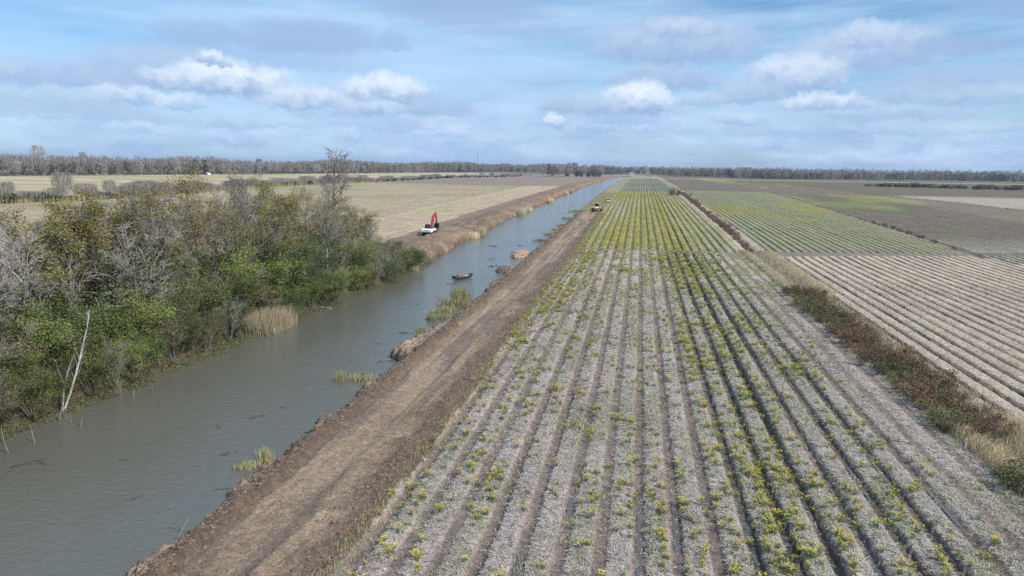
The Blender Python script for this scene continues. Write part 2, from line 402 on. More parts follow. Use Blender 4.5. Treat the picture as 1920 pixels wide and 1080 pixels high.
    cl = mixc(cl, (.205, .15, .12), trk * .9)
    cl = mixc(cl, (.12, .085, .06), sst(1.1, .3, x1) * 1.0)
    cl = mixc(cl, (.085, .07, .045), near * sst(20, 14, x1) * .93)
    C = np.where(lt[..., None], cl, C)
    # beyond everything: wood floor
    wf = (Y > 1330) | ((X < -.0 - 620) & (Y < 700)) 
    C = mixc(C, (.17, .15, .12), (Y > 1450) * .9)
    # foreground strip under the camera stays in the same bands
    V = np.stack([X, Y, Z], -1).reshape(-1, 3)
    ny, nx = u.shape
    i = np.arange(ny * nx).reshape(ny, nx)
    F = np.stack([i[:-1, :-1], i[:-1, 1:], i[1:, 1:], i[1:, :-1]], -1).reshape(-1, 4)
    me = npmesh('ground', V, F, M['ground'], smooth=True, col=C.reshape(-1, 3))
    o = link('ground', me); tag(o, kind='structure')
    return u, X, Y, Z
gu, gX, gY, gZ = build_ground()
_gu1 = gu[0]; _gy1 = gY[:, 0]
def zat(u, Y):
    """ground height at (u, Y), vectorised"""
    i = np.clip(np.searchsorted(_gy1, Y) - 1, 0, len(_gy1) - 2); j = np.clip(np.searchsorted(_gu1, u) - 1, 0, len(_gu1) - 2)
    fy = (Y - _gy1[i]) / (_gy1[i + 1] - _gy1[i]); fx = (u - _gu1[j]) / (_gu1[j + 1] - _gu1[j])
    return (gZ[i, j] * (1 - fx) + gZ[i, j + 1] * fx) * (1 - fy) + (gZ[i + 1, j] * (1 - fx) + gZ[i + 1, j + 1] * fx) * fy
def gxyz(u, Y):
    u = np.asarray(u, float); Y = np.asarray(Y, float)
    return np.stack([u * kY(Y), Y, zat(u, Y)], -1)

# ------------------------------------------------------------------ water
def water():
    t = NT('canal_water'); p = t.pos()
    n1 = t.noise(t.mapping(p, (1.0, 2.3, 1), (0, 0, .25)), 1.5, 3, .5)
    n2 = t.noise(t.mapping(p, (.8, 1.9, 1), (0, 0, -.2)), 4.5, 2, .5)
    n3 = t.noise(p, .05, 4, .6)
    gx = t.n('ShaderNodeSeparateXYZ', Vector=p).outputs[0]
    murk = t.mix(t.mr(gx, -40, -26, 0, 1), (.118, .112, .086), (.114, .120, .108))
    c = t.mix(t.mr(n3, .35, .65, 0, 1), murk, (.104, .104, .082))
    b = t.bump(t.math('ADD', n1, t.math('MULTIPLY', n2, .35)), .8, .07)
    r = t.mr(n3, .3, .7, .08, .20)
    m = t.out(t.bsdf(c, r, normal=b, spec=.5, IOR=1.33))
    Ys = np.concatenate([[8], np.arange(12, 200, 4), np.arange(200, 1340, 12)]); us = np.linspace(-47, -10.5, 8)
    u, Y = np.meshgrid(us, Ys); X = u * kY(Y)
    V = np.stack([X, Y, np.full_like(X, -1.0)], -1).reshape(-1, 3); i = np.arange(u.size).reshape(u.shape)
    F = np.stack([i[:-1, :-1], i[:-1, 1:], i[1:, 1:], i[1:, :-1]], -1).reshape(-1, 4)
    tag(link('water', npmesh('water', V, F, m)), kind='structure')
    # rain water standing in the bottoms of some furrows
    m2 = NT('puddle_water'); bb = m2.bsdf((.10, .095, .08), .06, spec=.5)
    m2.out(bb); Vs = []; Fs = []
    rg = np.random.RandomState(5)
    for k_, Y0, Y1 in [(0, 24, 37), (1, 24, 36), (3, 30, 36), (-2, 33, 36), (-3, 27, 29.5), (7, 38, 43), (8, 40, 47), (9, 36, 41), (6, 30, 33), (0, 124, 134)]:
        uc = PH0 + k_ * PITCH
        yy = np.linspace(Y0, Y1, 14); w = .13 * np.sin(np.linspace(.15, math.pi - .15, 14)) ** .5 * (.8 + .4 * rg.rand(14))
        z = np.median(zat(np.full(14, uc), yy)) + .03
        b0 = len(Vs) and sum(len(v) for v in Vs)
        Vs.append(np.concatenate([np.stack([uc - w, yy, np.full(14, z)], -1), np.stack([uc + w, yy, np.full(14, z)], -1)]))
        a = np.arange(13) + b0
        Fs.append(np.stack([a, a + 14, a + 15, a + 1], -1))
    tag(link('water', npmesh('puddles', np.concatenate(Vs), np.concatenate(Fs), m2.m)), kind='structure').name = 'furrow_water'
water()

# ------------------------------------------------------------------ plants: geometry generators
def frames(d):
    d = d / np.maximum(np.linalg.norm(d, axis=1, keepdims=True), 1e-9)
    a = np.where(np.abs(d[:, 2:3]) < .9, np.array([[0, 0, 1.]]), np.array([[1., 0, 0]]))
    x = np.cross(a, d); x /= np.maximum(np.linalg.norm(x, axis=1, keepdims=True), 1e-9)
    return x, np.cross(d, x)
def tubes(S, k=3):
    """S rows p0 p1 r0 r1 -> open prisms"""
    S = np.asarray(S, float)
    if len(S) == 0: return np.zeros((0, 3)), np.zeros((0, 4), int)
    p0, p1, r0, r1 = S[:, :3], S[:, 3:6], S[:, 6:7], S[:, 7:8]
    x, y = frames(p1 - p0); n = len(S); Vs = []
    for j in range(k):
        a = 2 * math.pi * j / k; Vs.append(p0 + (x * math.cos(a) + y * math.sin(a)) * r0)
    for j in range(k):
        a = 2 * math.pi * j / k; Vs.append(p1 + (x * math.cos(a) + y * math.sin(a)) * r1)
    V = np.stack(Vs, 1).reshape(-1, 3); b = np.arange(n) * 2 * k
    F = np.concatenate([np.stack([b + j, b + (j + 1) % k, b + k + (j + 1) % k, b + k + j], -1) for j in range(k)])
    return V, F
def quads(P, size, rg, asp=.55, up=0.0):
    """random leaf-shaped quads round the points P"""
    n = len(P); d = rg.normal(size=(n, 3)); d[:, 2] *= (1 - up)
    d /= np.linalg.norm(d, axis=1, keepdims=True)
    nrm = rg.normal(size=(n, 3)); nrm[:, 2] = np.abs(nrm[:, 2]) + up
    e = np.cross(d, nrm); e /= np.maximum(np.linalg.norm(e, axis=1, keepdims=True), 1e-9)
    s = (size * (.6 + .8 * rg.rand(n)))[:, None]
    V = np.stack([P - d * s * .5, P + e * s * asp * .5 - d * s * .05, P + d * s * .5, P - e * s * asp * .5 - d * s * .05], 1).reshape(-1, 3)
    return V, np.arange(4 * n).reshape(n, 4)
def blades(P, h, w, rg, lean=.35):
    """upright grass blades as slim bent quads (two stacked)"""
    n = len(P); a = rg.rand(n) * 6.283; l = lean * rg.rand(n) * h
    dx = np.stack([np.cos(a), np.sin(a), 0 * a], -1); t = np.stack([-np.sin(a + 1), np.cos(a + 1), 0 * a], -1) * (w * .5)[:, None]
    hz = np.stack([0 * a, 0 * a, h], -1)
    p1 = P + hz * .55 + dx * (l * .3)[:, None]; p2 = P + hz + dx * l[:, None]
    V = np.stack([P - t, P + t, p1 + t * .8, p1 - t * .8, p2 + t * .15, p2 - t * .15], 1).reshape(-1, 3)
    b = np.arange(n) * 6
    return V, np.concatenate([np.stack([b, b + 1, b + 2, b + 3], -1), np.stack([b + 3, b + 2, b + 4, b + 5], -1)])
def join(parts):
    Vs, Fs, Ms = [], [], []; o = 0
    for V, F, m in parts:
        Vs.append(V); Fs.append(F + o); Ms.append(np.full(len(F), m)); o += len(V)
    return np.concatenate(Vs), np.concatenate(Fs), np.concatenate(Ms)

def skeleton(seed, H, r0, nst=1, nch=(12, 6, 5, 4), ang=(50, 45, 40, 40), lf=(.45, .5, .5, .5), t0=(.3, .15, .1, .1), wob=(.06, .16, .2, .2), up=(.05, .06, .05, .02), nseg=(8, 5, 3, 2), lean=(0, 0), spread=.25, rmin=.006, basew=.3):
    rg = random.Random(seed); S = []; tips = []
    def nrm(v):
        l = math.sqrt(v[0] ** 2 + v[1] ** 2 + v[2] ** 2) or 1; return (v[0] / l, v[1] / l, v[2] / l)
    def br(p, d, L, r, lv):
        n = nseg[min(lv, len(nseg) - 1)]; st = L / n; pts = [(p, d, r)]
        taper = .80 if lv == 0 else .72
        w = wob[min(lv, 3)]; uu = up[min(lv, 3)]
        for i in range(n):
            d = nrm((d[0] + rg.gauss(0, w), d[1] + rg.gauss(0, w), d[2] + rg.gauss(0, w) * .6 + uu))
            q = (p[0] + d[0] * st, p[1] + d[1] * st, p[2] + d[2] * st)
            r2 = max(rmin, r * (1 - taper / n)) if i < n - 1 else max(rmin * .7, r * .55)
            S.append((*p, *q, r, r2, lv)); p = q; r = r2; pts.append((p, d, r))
        tips.append((*p, lv))
        if lv < len(nch):
            c = nch[lv]
            for j in range(c):
                t = t0[lv] + (1 - t0[lv]) * (j + rg.random()) / c
                x = min(t * n, n - 1e-3); i = int(x); f = x - i
                a, b = pts[i], pts[i + 1]
                pp = tuple(a[0][k] * (1 - f) + b[0][k] * f for k in range(3))
                dd = b[1]; th = R(ang[lv] * (.7 + .6 * rg.random())) ; ph = rg.random() * 6.283 if lv else 2.4 * j + rg.random() * .8
                # perpendicular frame
                ax = (0, 0, 1) if abs(dd[2]) < .9 else (1, 0, 0)
                e1 = nrm((dd[1] * ax[2] - dd[2] * ax[1], dd[2] * ax[0] - dd[0] * ax[2], dd[0] * ax[1] - dd[1] * ax[0]))
                e2 = (dd[1] * e1[2] - dd[2] * e1[1], dd[2] * e1[0] - dd[0] * e1[2], dd[0] * e1[1] - dd[1] * e1[0])
                cs, sn = math.cos(th), math.sin(th); cp, sp_ = math.cos(ph), math.sin(ph)
                nd = nrm(tuple(dd[k] * cs + (e1[k] * cp + e2[k] * sp_) * sn for k in range(3)))
                ll = L * lf[lv] * (1.15 - .65 * t if lv == 0 else 1.1 - .5 * t) * (.7 + .6 * rg.random())
                br(pp, nd, ll, max(rmin, b[2] * (.55 if lv == 0 else .6)), lv + 1)
    for s in range(nst):
        a = 6.283 * s / max(nst, 1) + rg.random()
        sx = spread * (rg.random() + .4) if nst > 1 else 0
        d = nrm((math.cos(a) * sx + lean[0], math.sin(a) * sx + lean[1], 1))
        bo = basew * (nst > 1)
        br((math.cos(a) * bo, math.sin(a) * bo, -.3), d, (H + .3) * (1 if nst == 1 else .75 + .3 * rg.random()), r0 * (1 if nst == 1 else .7 + .5 * rg.random()), 0)
    return np.array(S), np.array(tips)

def make_plant(name, seed, H, r0, bark, twig, leaf=None, nleaf=0, lsize=.14, lrad=.35, lvmin=2, leafy_z=0.0, mix_leaf=None, **kw):
    """returns (trunk mesh, crown mesh)"""
    S, tips = skeleton(seed, H, r0, **kw)
    rg = np.random.RandomState(seed)
    lo = S[S[:, 8] <= 1]; hi = S[S[:, 8] >= 2]
    V1, F1 = tubes(lo[lo[:, 8] == 0], 7); V2, F2 = tubes(lo[lo[:, 8] == 1], 4)
    V, F, mi = join([(V1, F1, 0), (V2, F2, 0)])
    tm = npmesh(name + '_trunk', V, F, bark, smooth=True)
    parts = []
    if len(hi): parts.append((*tubes(hi, 3), 0))
    mats = [twig]
    if leaf is not None and nleaf:
        mats.append(leaf)
        mid = (hi[:, :3] + hi[:, 3:6]) * .5
        mid = mid[mid[:, 2] > leafy_z * H] if leafy_z else mid
        if mix_leaf: mats.append(mix_leaf)
        # clumped: pick clump centres among the twigs, leaves around them
        nc = max(20, nleaf // 14)
        cc = mid[rg.randint(len(mid), size=nc)]
        which = rg.randint(nc, size=nleaf); P = cc[which] + rg.normal(size=(nleaf, 3)) * lrad * np.array([1, 1, .7])
        P[:, 2] = np.maximum(P[:, 2], .1)
        V, F = quads(P, lsize, rg, .6, .3)
        cm = (rg.rand(nc) < .3)[which] if mix_leaf else np.zeros(nleaf, bool)
        idx = np.where(cm, 2, 1)
        b = np.concatenate([q[0] for q in parts] + [V]) if parts else V
        o = len(parts[0][0]) if parts else 0
        F_all = np.concatenate(([parts[0][1]] if parts else []) + [F + o])
        mi = np.concatenate(([np.zeros(len(parts[0][1]), int)] if parts else []) + [idx])
        cmh = npmesh(name + '_crown', b, F_all, mats, mi)
    else:
        V, F, mi = join(parts)
        cmh = npmesh(name + '_crown', V, F, mats, mi)
    return tm, cmh

def place(name, tmcm, loc, rz, s, label, cat, group=None, tilt=(0, 0), sz=None):
    o = empty(name, loc, rz); o.scale = (s, s, sz or s); o.rotation_euler = (tilt[0], tilt[1], rz)
    link('trunk', tmcm[0], o); link('crown', tmcm[1], o)
    return tag(o, label, cat, group)

# --- prototypes for the thicket
bare = [make_plant('bare%d' % i, 10 + i, 11, .16, M['bark_grey'], M['twig'], nch=(13, 6, 5, 3), ang=(46, 42, 40, 38), lf=(.46, .52, .5, .5), t0=(.25, .2, .15, .1), rmin=.015) for i in range(3)]
barem = [make_plant('bush%d' % i, 30 + i, 5.0, .06, M['twig'], M['twig'], nst=6, nch=(8, 5, 4), ang=(35, 38, 38), lf=(.5, .55, .5), t0=(.2, .1, .1), nseg=(6, 4, 2), spread=.5, rmin=.009) for i in range(3)]
olive = [make_plant('olive%d' % i, 50 + i, 10, .13, M['bark_dark'], M['twig'], M['leaf_olive'], 4800, .145, .30, mix_leaf=M['leaf_green'], nch=(14, 6, 5), ang=(45, 45, 40), lf=(.42, .5, .5), t0=(.3, .2, .1), rmin=.011) for i in range(3)]
brown = [make_plant('brown%d' % i, 70 + i, 6.0, .07, M['bark_dark'], M['twig'], M['leaf_brown'], 3400, .13, .30, mix_leaf=M['leaf_olive'], nst=4, nch=(9, 6, 4), ang=(42, 40, 40), lf=(.5, .5, .5), t0=(.2, .15, .1), nseg=(6, 4, 2), spread=.5, rmin=.010) for i in range(2)]
green = [make_plant('green%d' % i, 90 + i, 5.5, .07, M['bark_dark'], M['bark_dark'], M[['leaf_green', 'leaf_dark', 'leaf_light'][i % 3]], 9500, .155, .34, mix_leaf=M[['leaf_dark', 'leaf_green', 'leaf_green'][i % 3]], nst=6, nch=(9, 6), ang=(48, 45), lf=(.52, .5), t0=(.1, .1), nseg=(6, 4), spread=.7, rmin=.012) for i in range(5)]

ORD = ['first', 'second', 'third', 'fourth', 'fifth', 'sixth', 'seventh', 'eighth', 'ninth', 'tenth', 'eleventh', 'twelfth', 'thirteenth', 'fourteenth', 'fifteenth', 'sixteenth', 'seventeenth', 'eighteenth', 'nineteenth', 'twentieth']
def ordn(i):
    if i < 20: return ORD[i]
    n = i + 1; s = {1: 'st', 2: 'nd', 3: 'rd'}.get(n % 10 if n % 100 // 10 != 1 else 0, 'th'); return '%d%s' % (n, s)
G_TH = 'trees and shrubs of the thicket on the left bank'

# singled-out trees
def solo(name, tc, X, Y, s, rz, label, cat='tree', tilt=(0, 0), sz=None):
    return place(name, tc, (X, Y, 0.0), rz, s, label, cat, None, tilt, sz)
tall = make_plant('tall', 201, 19.2, .32, M['bark_grey'], M['bark_grey'], nch=(17, 8, 5, 3), ang=(42, 40, 38, 38), lf=(.40, .48, .5, .5), t0=(.32, .2, .12, .1), wob=(.035, .12, .2, .2), nseg=(12, 6, 3, 2), up=(.02, .07, .05, .02), rmin=.02)
solo('bare_tree', tall, -52.6, 112.0, .93, .4, 'tallest bare pale grey tree rising above the horizon from the thicket')
bigl = make_plant('bigl', 211, 14.2, .30, M['bark_grey'], M['twig'], M['leaf_olive'], 8500, .21, .34, leafy_z=.40, mix_leaf=M['leaf_green'], nst=3, nch=(13, 8, 6, 3), ang=(48, 45, 40, 38), lf=(.48, .52, .5, .5), t0=(.15, .2, .1, .1), nseg=(9, 6, 3, 2), spread=.4, rmin=.011)
solo('willow_tree', bigl, -50.0, 58.0, 1.08, 1.0, 'wide grey branched tree with sparse olive leaves near the left edge')
ol2 = make_plant('oliveA', 221, 15.4, .20, M['bark_dark'], M['twig'], M['leaf_olive'], 6500, .19, .42, leafy_z=.45, nch=(16, 8, 5), ang=(46, 45, 40), lf=(.40, .52, .5), t0=(.35, .2, .1), nseg=(9, 5, 3), rmin=.012)
solo('olive_tree', ol2, -52.0, 74.0, .93, 2.0, 'tall narrow tree with dense yellow olive leaves above the thicket')
gb = make_plant('greyB', 231, 14.6, .2, M['bark_grey'], M['twig'], nch=(16, 8, 6, 3), ang=(38, 40, 40, 38), lf=(.42, .5, .5, .5), t0=(.2, .2, .1, .1), rmin=.016)
solo('bare_tree', gb, -52.5, 84.0, 1.0, 0.3, 'hazy bare grey tree standing just right of the tall olive tree')
solo('bare_tree', bare[0], -46.5, 40.0, .80, .9, 'bare grey tree at the left picture edge above the water', tilt=(.03, .08))
solo('bare_tree', bare[1], -51.5, 45.0, .98, 2.2, 'slim bare grey tree behind the left edge shrubs', tilt=(0, .05))

# leaning bleached snag
def snag(name, pts, r0, twigs, label, cat='dead tree', seed=1):
    S = []; rg = random.Random(seed); n = len(pts) - 1
    for i in range(n):
        S.append((*pts[i], *pts[i + 1], r0 * (1 - .75 * i / n), r0 * (1 - .75 * (i + 1) / n)))
    V1, F1 = tubes(S, 7); T = []
    for k in range(twigs):
        t = .25 + .7 * rg.random(); x = t * n; i = int(min(x, n - 1)); f = x - i
        p = Vector(pts[i]).lerp(Vector(pts[i + 1]), f); d = (Vector(pts[-1]) - Vector(pts[0])).normalized()
        d = (d + Vector((rg.gauss(0, .35), rg.gauss(0, .35), rg.random() * .3))).normalized(); L = (1.8 - t) * rg.uniform(.5, 1.3)
        tw = []
        for j in range(3):
            q = p + d * (L / 3); tw.append((*p, *q, r0 * .30 * (1 - j * .28), r0 * .30 * (.72 - j * .28))); p = q; d = (d + Vector((rg.gauss(0, .15), rg.gauss(0, .15), .08))).normalized()
        T.append(tw)
    base = np.array(pts[0]); 
    o = empty(name, tuple(base))
    link('trunk', npmesh(name, V1 - base, F1, M['dead_wood'], smooth=True), o)
    for tw in T:
        V2, F2 = tubes(tw, 4); link('branch', npmesh(name + 'b', V2 - base, F2, M['dead_wood'], smooth=True), o)
    return tag(o, label, cat)
snag('dead_tree', [(-42.7, 42.8, -1.2), (-42.0, 43.0, .6), (-41.4, 43.2, 2.4), (-40.7, 43.2, 4.3), (-40.1, 43.1, 5.7), (-39.7, 43.0, 7.0)], .095, 22, 'bleached white dead trunk leaning over the water at the left bank', seed=4)
snag('dead_tree', [(-42.6, 42.6, -1.2), (-42.2, 42.6, 1.), (-41.4, 42.4, 2.6), (-40.9, 42.3, 3.4)], .09, 6, 'short dead branch forking beside the foot of the leaning white trunk', seed=8)
snag('dead_tree', [(-42.3, 81.0, -1.1), (-42.3, 81.1, 1.4), (-42.2, 81.0, 3.2), (-42.1, 81.0, 4.6)], .13, 3, 'upright pale broken trunk at the water edge right of the reed clump', seed=5)
snag('dead_tree', [(-42.9, 79.2, -1.0), (-42.6, 79.4, 1.8), (-42.3, 79.8, 4.6)], .09, 5, 'thin pale dead trunk just left of the upright broken trunk', seed=6)
snag('dead_tree', [(-42.0, 87.0, -.6), (-42.0, 87.2, 3.0), (-41.9, 87.3, 6.4)], .09, 6, 'slim grey dead stem standing in front of the brown shrubs', seed=7)
snag('fallen_log', [(-42.3, 82.5, -.6), (-41.2, 82.3, -.75), (-39.6, 82.6, -1.0), (-38.9, 82.9, -1.1)], .13, 3, 'pale fallen log lying from the shrubs into the water', 'log', seed=9)

# clearly limbed bare trees standing among the shrubs
limb = [make_plant('limb%d' % i, 240 + i, 11.5, .19, M['bark_grey'], M['bark_grey'], nch=(11, 7, 5, 3), ang=(44, 44, 40, 38), lf=(.50, .52, .5, .5), t0=(.28, .2, .15, .1), wob=(.09, .16, .2, .2), rmin=.017) for i in range(2)]
for (x_, y_, s_, lab) in ((-47.0, 48.5, .95, 'pale limbed bare tree behind the leaning white trunk'), (-48.0, 63.0, 1.12, 'spreading bare tree between the wide willow and the tall olive tree'), (-48.5, 78.0, 1.15, 'broad bare tree just right of the tall olive tree'), (-46.8, 94.0, .9, 'bare tree in front of the tallest bare tree, left of its trunk'), (-45.5, 109.0, .72, 'rightmost limbed bare tree of the thicket'), (-47.0, 56.0, .9, 'bare tree rising through the wide willow crown')):
    solo('bare_tree', limb[int(y_) % 2], x_, y_, s_, y_, lab, tilt=(0, .05))
for (x_, y_, s_, lab) in ((-49.0, 51.0, 1.25, 'olive leaved tree between the left edge and the wide willow'), (-49.5, 65.5, 1.35, 'olive leaved tree right beside the wide willow crown'), (-50.0, 88.0, 1.35, 'olive leaved tree in the centre right of the hazy bare tree'), (-51.0, 98.0, 1.25, 'olive leaved tree left of the tallest bare tree'), (-50.0, 106.0, 1.1, 'olive leaved tree in front of the tallest bare tree'), (-49.5, 115.0, .95, 'olive tree right of the tallest bare tree')):
    solo('olive_tree', olive[int(y_) % 3], x_, y_, s_, y_, lab)
# thicket planting
rg = random.Random(42)
rows = {}
def add(kind, tc, X, Y, s, row, desc, cat):
    rows.setdefault((row, kind, desc), []).append((X, Y, s, tc, cat))
Y = 30.0
while Y < 120:      # waterside row: low shrubs to the water's edge
    eL = float(edgeL(np.array([Y]))[0])
    if not (66.8 < Y < 72.5):
        r = rg.random(); X = eL - .1 - rg.random() * 1.1
        if Y > 100: r = r * .8 + .25
        if r < .62: add('green_shrub', green[rg.randrange(5)], X, Y, rg.uniform(.42, .66), 'water edge row', 'leafy green shrub', 'shrub')
        elif r < .85: add('brown_shrub', brown[rg.randrange(2)], X, Y, rg.uniform(.42, .6), 'water edge row', 'brown leaved shrub', 'shrub')
        else: add('bare_shrub', barem[rg.randrange(3)], X, Y, rg.uniform(.5, .75), 'water edge row', 'bare grey twiggy shrub', 'shrub')
    Y += rg.uniform(1.3, 1.9) + Y * .004
Y = 30.0
while Y < 118:      # second row
    X = float(edgeL(np.array([Y]))[0]) - 3.2 - rg.random() * 1.6
    taper = 1 - max(0, Y - 104) / 30
    r = rg.random()
    if Y > 85: r = r * .8 + .25
    if r < .55: add('green_shrub', green[rg.randrange(5)], X, Y, rg.uniform(.85, 1.25) * taper, 'second row from the water', 'tall leafy green shrub', 'shrub')
    elif r < .8: add('brown_shrub', brown[rg.randrange(2)], X, Y, rg.uniform(.8, 1.1) * taper, 'second row from the water', 'tall brown leaved shrub', 'shrub')
    else: add('bare_shrub', barem[rg.randrange(3)], X, Y, rg.uniform(.95, 1.3) * taper, 'second row from the water', 'tall bare grey shrub', 'shrub')
    Y += rg.uniform(1.9, 2.7) + Y * .005
Y = 32.0
while Y < 116:      # third row: trees
    X = float(edgeL(np.array([Y]))[0]) - 8.0 - rg.random() * 2.5
    taper = 1 - max(0, Y - 108) / 26
    r = rg.random()
    if r < .40: add('olive_tree', olive[rg.randrange(3)], X, Y, rg.uniform(.85, 1.2) * taper, 'middle of the thicket', 'olive leaved tree', 'tree')
    elif r < .74: add('bare_tree', bare[rg.randrange(3)], X, Y, rg.uniform(.8, 1.1) * taper, 'middle of the thicket', 'bare grey tree', 'tree')
    elif r < .86: add('green_tree', green[rg.randrange(5)], X, Y, rg.uniform(1.3, 1.6) * taper, 'middle of the thicket', 'dense green tree', 'tree')
    else: add('brown_tree', brown[rg.randrange(2)], X, Y, rg.uniform(1.2, 1.5) * taper, 'middle of the thicket', 'brown leaved tree', 'tree')
    Y += rg.uniform(2.2, 3.2) + Y * .003
Y = 34.0
while Y < 117:      # back row
    X = float(edgeL(np.array([Y]))[0]) - 12.5 - rg.random() * 4
    taper = 1 - max(0, Y - 108) / 26
    r = rg.random()
    if r < .32: add('olive_tree', olive[rg.randrange(3)], X, Y, rg.uniform(.9, 1.3) * taper, 'back row of the thicket', 'olive leaved tree', 'tree')
    elif r < .7: add('bare_tree', bare[rg.randrange(3)], X, Y, rg.uniform(.85, 1.15) * taper, 'back row of the thicket', 'bare grey tree', 'tree')
    elif r < .8: add('bare_shrub', barem[rg.randrange(3)], X, Y, rg.uniform(1.2, 1.6) * taper, 'back row of the thicket', 'bare grey thorny shrub', 'shrub')
    else: add('green_tree', green[rg.randrange(5)], X, Y, rg.uniform(1.0, 1.4) * taper, 'back row of the thicket', 'green leafy tree', 'tree')
    Y += rg.uniform(2.6, 4.2)
for (row, kind, desc), lst in rows.items():
    lst.sort(key=lambda a: a[1])
    for i, (X, Y, s, tc, cat) in enumerate(lst):
        place(kind, tc, (X, Y, -.15 if 'edge' in row else -.05), rg.random() * 6.28, s, '%s %s from the left in the %s' % (ordn(i), desc, row), cat, G_TH, (rg.uniform(-.06, .06), rg.uniform(-.04, .10)), s * rg.uniform(.9, 1.1))

# ------------------------------------------------------------------ reeds
def reed_mesh(name, seed, n, rx, ry, h, mats, lean=.35, w=.035):
    g = np.random.RandomState(seed)
    P = np.stack([g.normal(size=n) * rx * .5, g.normal(size=n) * ry * .5, np.full(n, -.05)], -1)
    P[:, 0] = np.clip(P[:, 0], -rx, rx); P[:, 1] = np.clip(P[:, 1], -ry, ry)
    V, F = blades(P, h * (.55 + .5 * g.rand(n)), np.full(n, w), g, lean)
    mi = (g.rand(n) < .22).astype(int); mi = np.concatenate([mi, mi])
    return npmesh(name, V, F, mats, mi)
big_reed = reed_mesh('bigreed', 1, 3600, 1.9, 3.4, 2.6, [M['reed'], M['drygrass']], .45)
o = link('reed_clump', big_reed, None, (-41.2, 70.3, -1.0)); tag(o, 'large tan dry reed clump at the water edge on the left bank', 'reeds')
g_l = 'dry reed clumps along the far left bank'
rm = [reed_mesh('reedt%d' % i, 20 + i, 900, 1.3, 2.0, 2.0, [M['reed'], M['drygrass']], .45, .05) for i in range(2)]
lre = [(-41.9, 116, .55, 'thin tan reed tuft by the last shrubs of the thicket'), (-40.3, 173, .9, 'tan reed clump on the bank right beside the excavator'), (-40.4, 181, 1.15, 'larger tan reed clump in the bend after the excavator'), (-38.6 * 1, 260, 1.25, 'pale reed clump standing out into the canal past the spoil bank'),
       (-39.7, 268, 1.1, 'pale reed clump just beyond the one standing into the canal'), (-39.9, 283, .9, 'small rounded pale reed clump midway up the far bank'), (-40.6, 356, 1.3, 'lone pale reed clump on the far left bank'), (-40.4, 452, 1.5, 'distant reed clump second from the canal end'), (-40.2, 492, 1.3, 'most distant pale reed clump on the left bank')]
for i, (u_, Y_, s, lab) in enumerate(lre):
    k = kY(Y_); e = float(edgeL(np.array([Y_]))[0])
    o = link('reed_clump', rm[i % 2], None, ((e + .3) * k, Y_, -1.0)); o.scale = (s, s * 1.6 if Y_ > 160 else s, s); tag(o, lab, 'reeds', g_l)
rg2 = [reed_mesh('reedg%d' % i, 40 + i, 420, .9, 1.5, .9, [M['reed_green'], M['reed']], .6, .04) for i in range(2)]
wr = [(-24.2, 91.5, 1.5, 2.0, 'tall green reed clump in the water below the boat'), (-23.6, 88.0, 1.7, 1.2, 'wide green reed bed joining the right bank'), (-24.4, 84.0, 1.3, .75, 'olive reed mat in front of the tall green clump'), (-24.6, 79.2, .55, .8, 'small green tuft standing alone in open water'), (-23.4, 80.2, .6, .7, 'small green tuft close to the right bank'),
      (-23.9, 73.4, .7, .45, 'low olive weed mat below the lone tufts'), (-23.3, 54.8, .8, .55, 'low yellow green tuft at the bank bulge'), (-25.3, 54.3, .35, .9, 'thin pale reed tuft away from the bank'), (-22.9, 37.8, .45, .9, 'green tuft on the bank near the lower road'), (-23.4, 36.6, .5, .5, 'flattened brown reed tuft nearest the camera'),
      (-23.3, 119.0, .9, .5, 'low green tuft by the mud spit'), (-23.6, 172, 1.2, .6, 'grass clump beside the mound of orange mud'), (-23.2, 189, 1.5, .6, 'green weed clump third up the right bank'), (-22.9, 204, 1.0, .6, 'green weed clump fourth up the right bank'), (-22.6, 217, 1.3, .7, 'long green weed mat before the cleared road end'), (-23.4, 248, 1.8, .8, 'olive grass clump just short of the grader'), (-23.2, 290, 2.5, .9, 'olive grass bed beyond the grader')]
for i, (u_, Y_, s, sz, lab) in enumerate(wr):
    o = link('reed_tuft', rg2[i % 2], None, (u_ * kY(Y_), Y_, -1.0)); o.scale = (s, s * 1.1, sz * 1.25); o.rotation_euler = (0, 0, i * 1.3); tag(o, lab, 'reeds', 'green reed tufts along the right bank')

# ------------------------------------------------------------------ sticks and debris in the water
def stick(name, pts, r, mat, label, cat, group):
    S = [(*pts[i], *pts[i + 1], r * (1 - .5 * i / len(pts)), r * (1 - .5 * (i + 1) / len(pts))) for i in range(len(pts) - 1)]
    V, F = tubes(S, 5); b = np.array(pts[0]); o = link(name, npmesh(name, V - b, F, mat, smooth=True), None, tuple(b)); return tag(o, label, cat, group)
ST = [(-39.8, 35.4, 1.6, -.35, 'tall broken stick in the water at the left picture edge'), (-39.6, 37.2, .9, -.3, 'leaning stick with a floating tip by the left edge'), (-41.2, 40.9, 1.1, .2, 'forked stick at the foot of the left shrubs'), (-39.9, 40.6, .8, -.1, 'short upright stick right of the forked one'), (-38.9, 40.3, .7, .3, 'hooked stick farthest from the left shrubs'),
      (-40.1, 45.8, 1.5, -.05, 'thin tall stick beside the leaning white trunk'), (-39.6, 46.5, .7, .1, 'low stump stick right of the leaning white trunk'), (-39.2, 48.2, .5, 0, 'short stick halfway to the reed clump'), (-40.2, 60.3, .7, .2, 'pair stick left of the tan reed clump'), (-39.4, 61.8, .6, -.1, 'slim stick nearest the tan reed clump'), (-40.4, 64.0, .5, .2, 'low stick under the tan reed clump'),
      (-39.9, 80.4, .5, .4, 'bent stick below the fallen log'), (-38.4, 84.5, .7, .6, 'slanting stick in the water past the fallen log'), (-37.6, 93.0, .6, .2, 'stick in the water under the middle shrubs')]
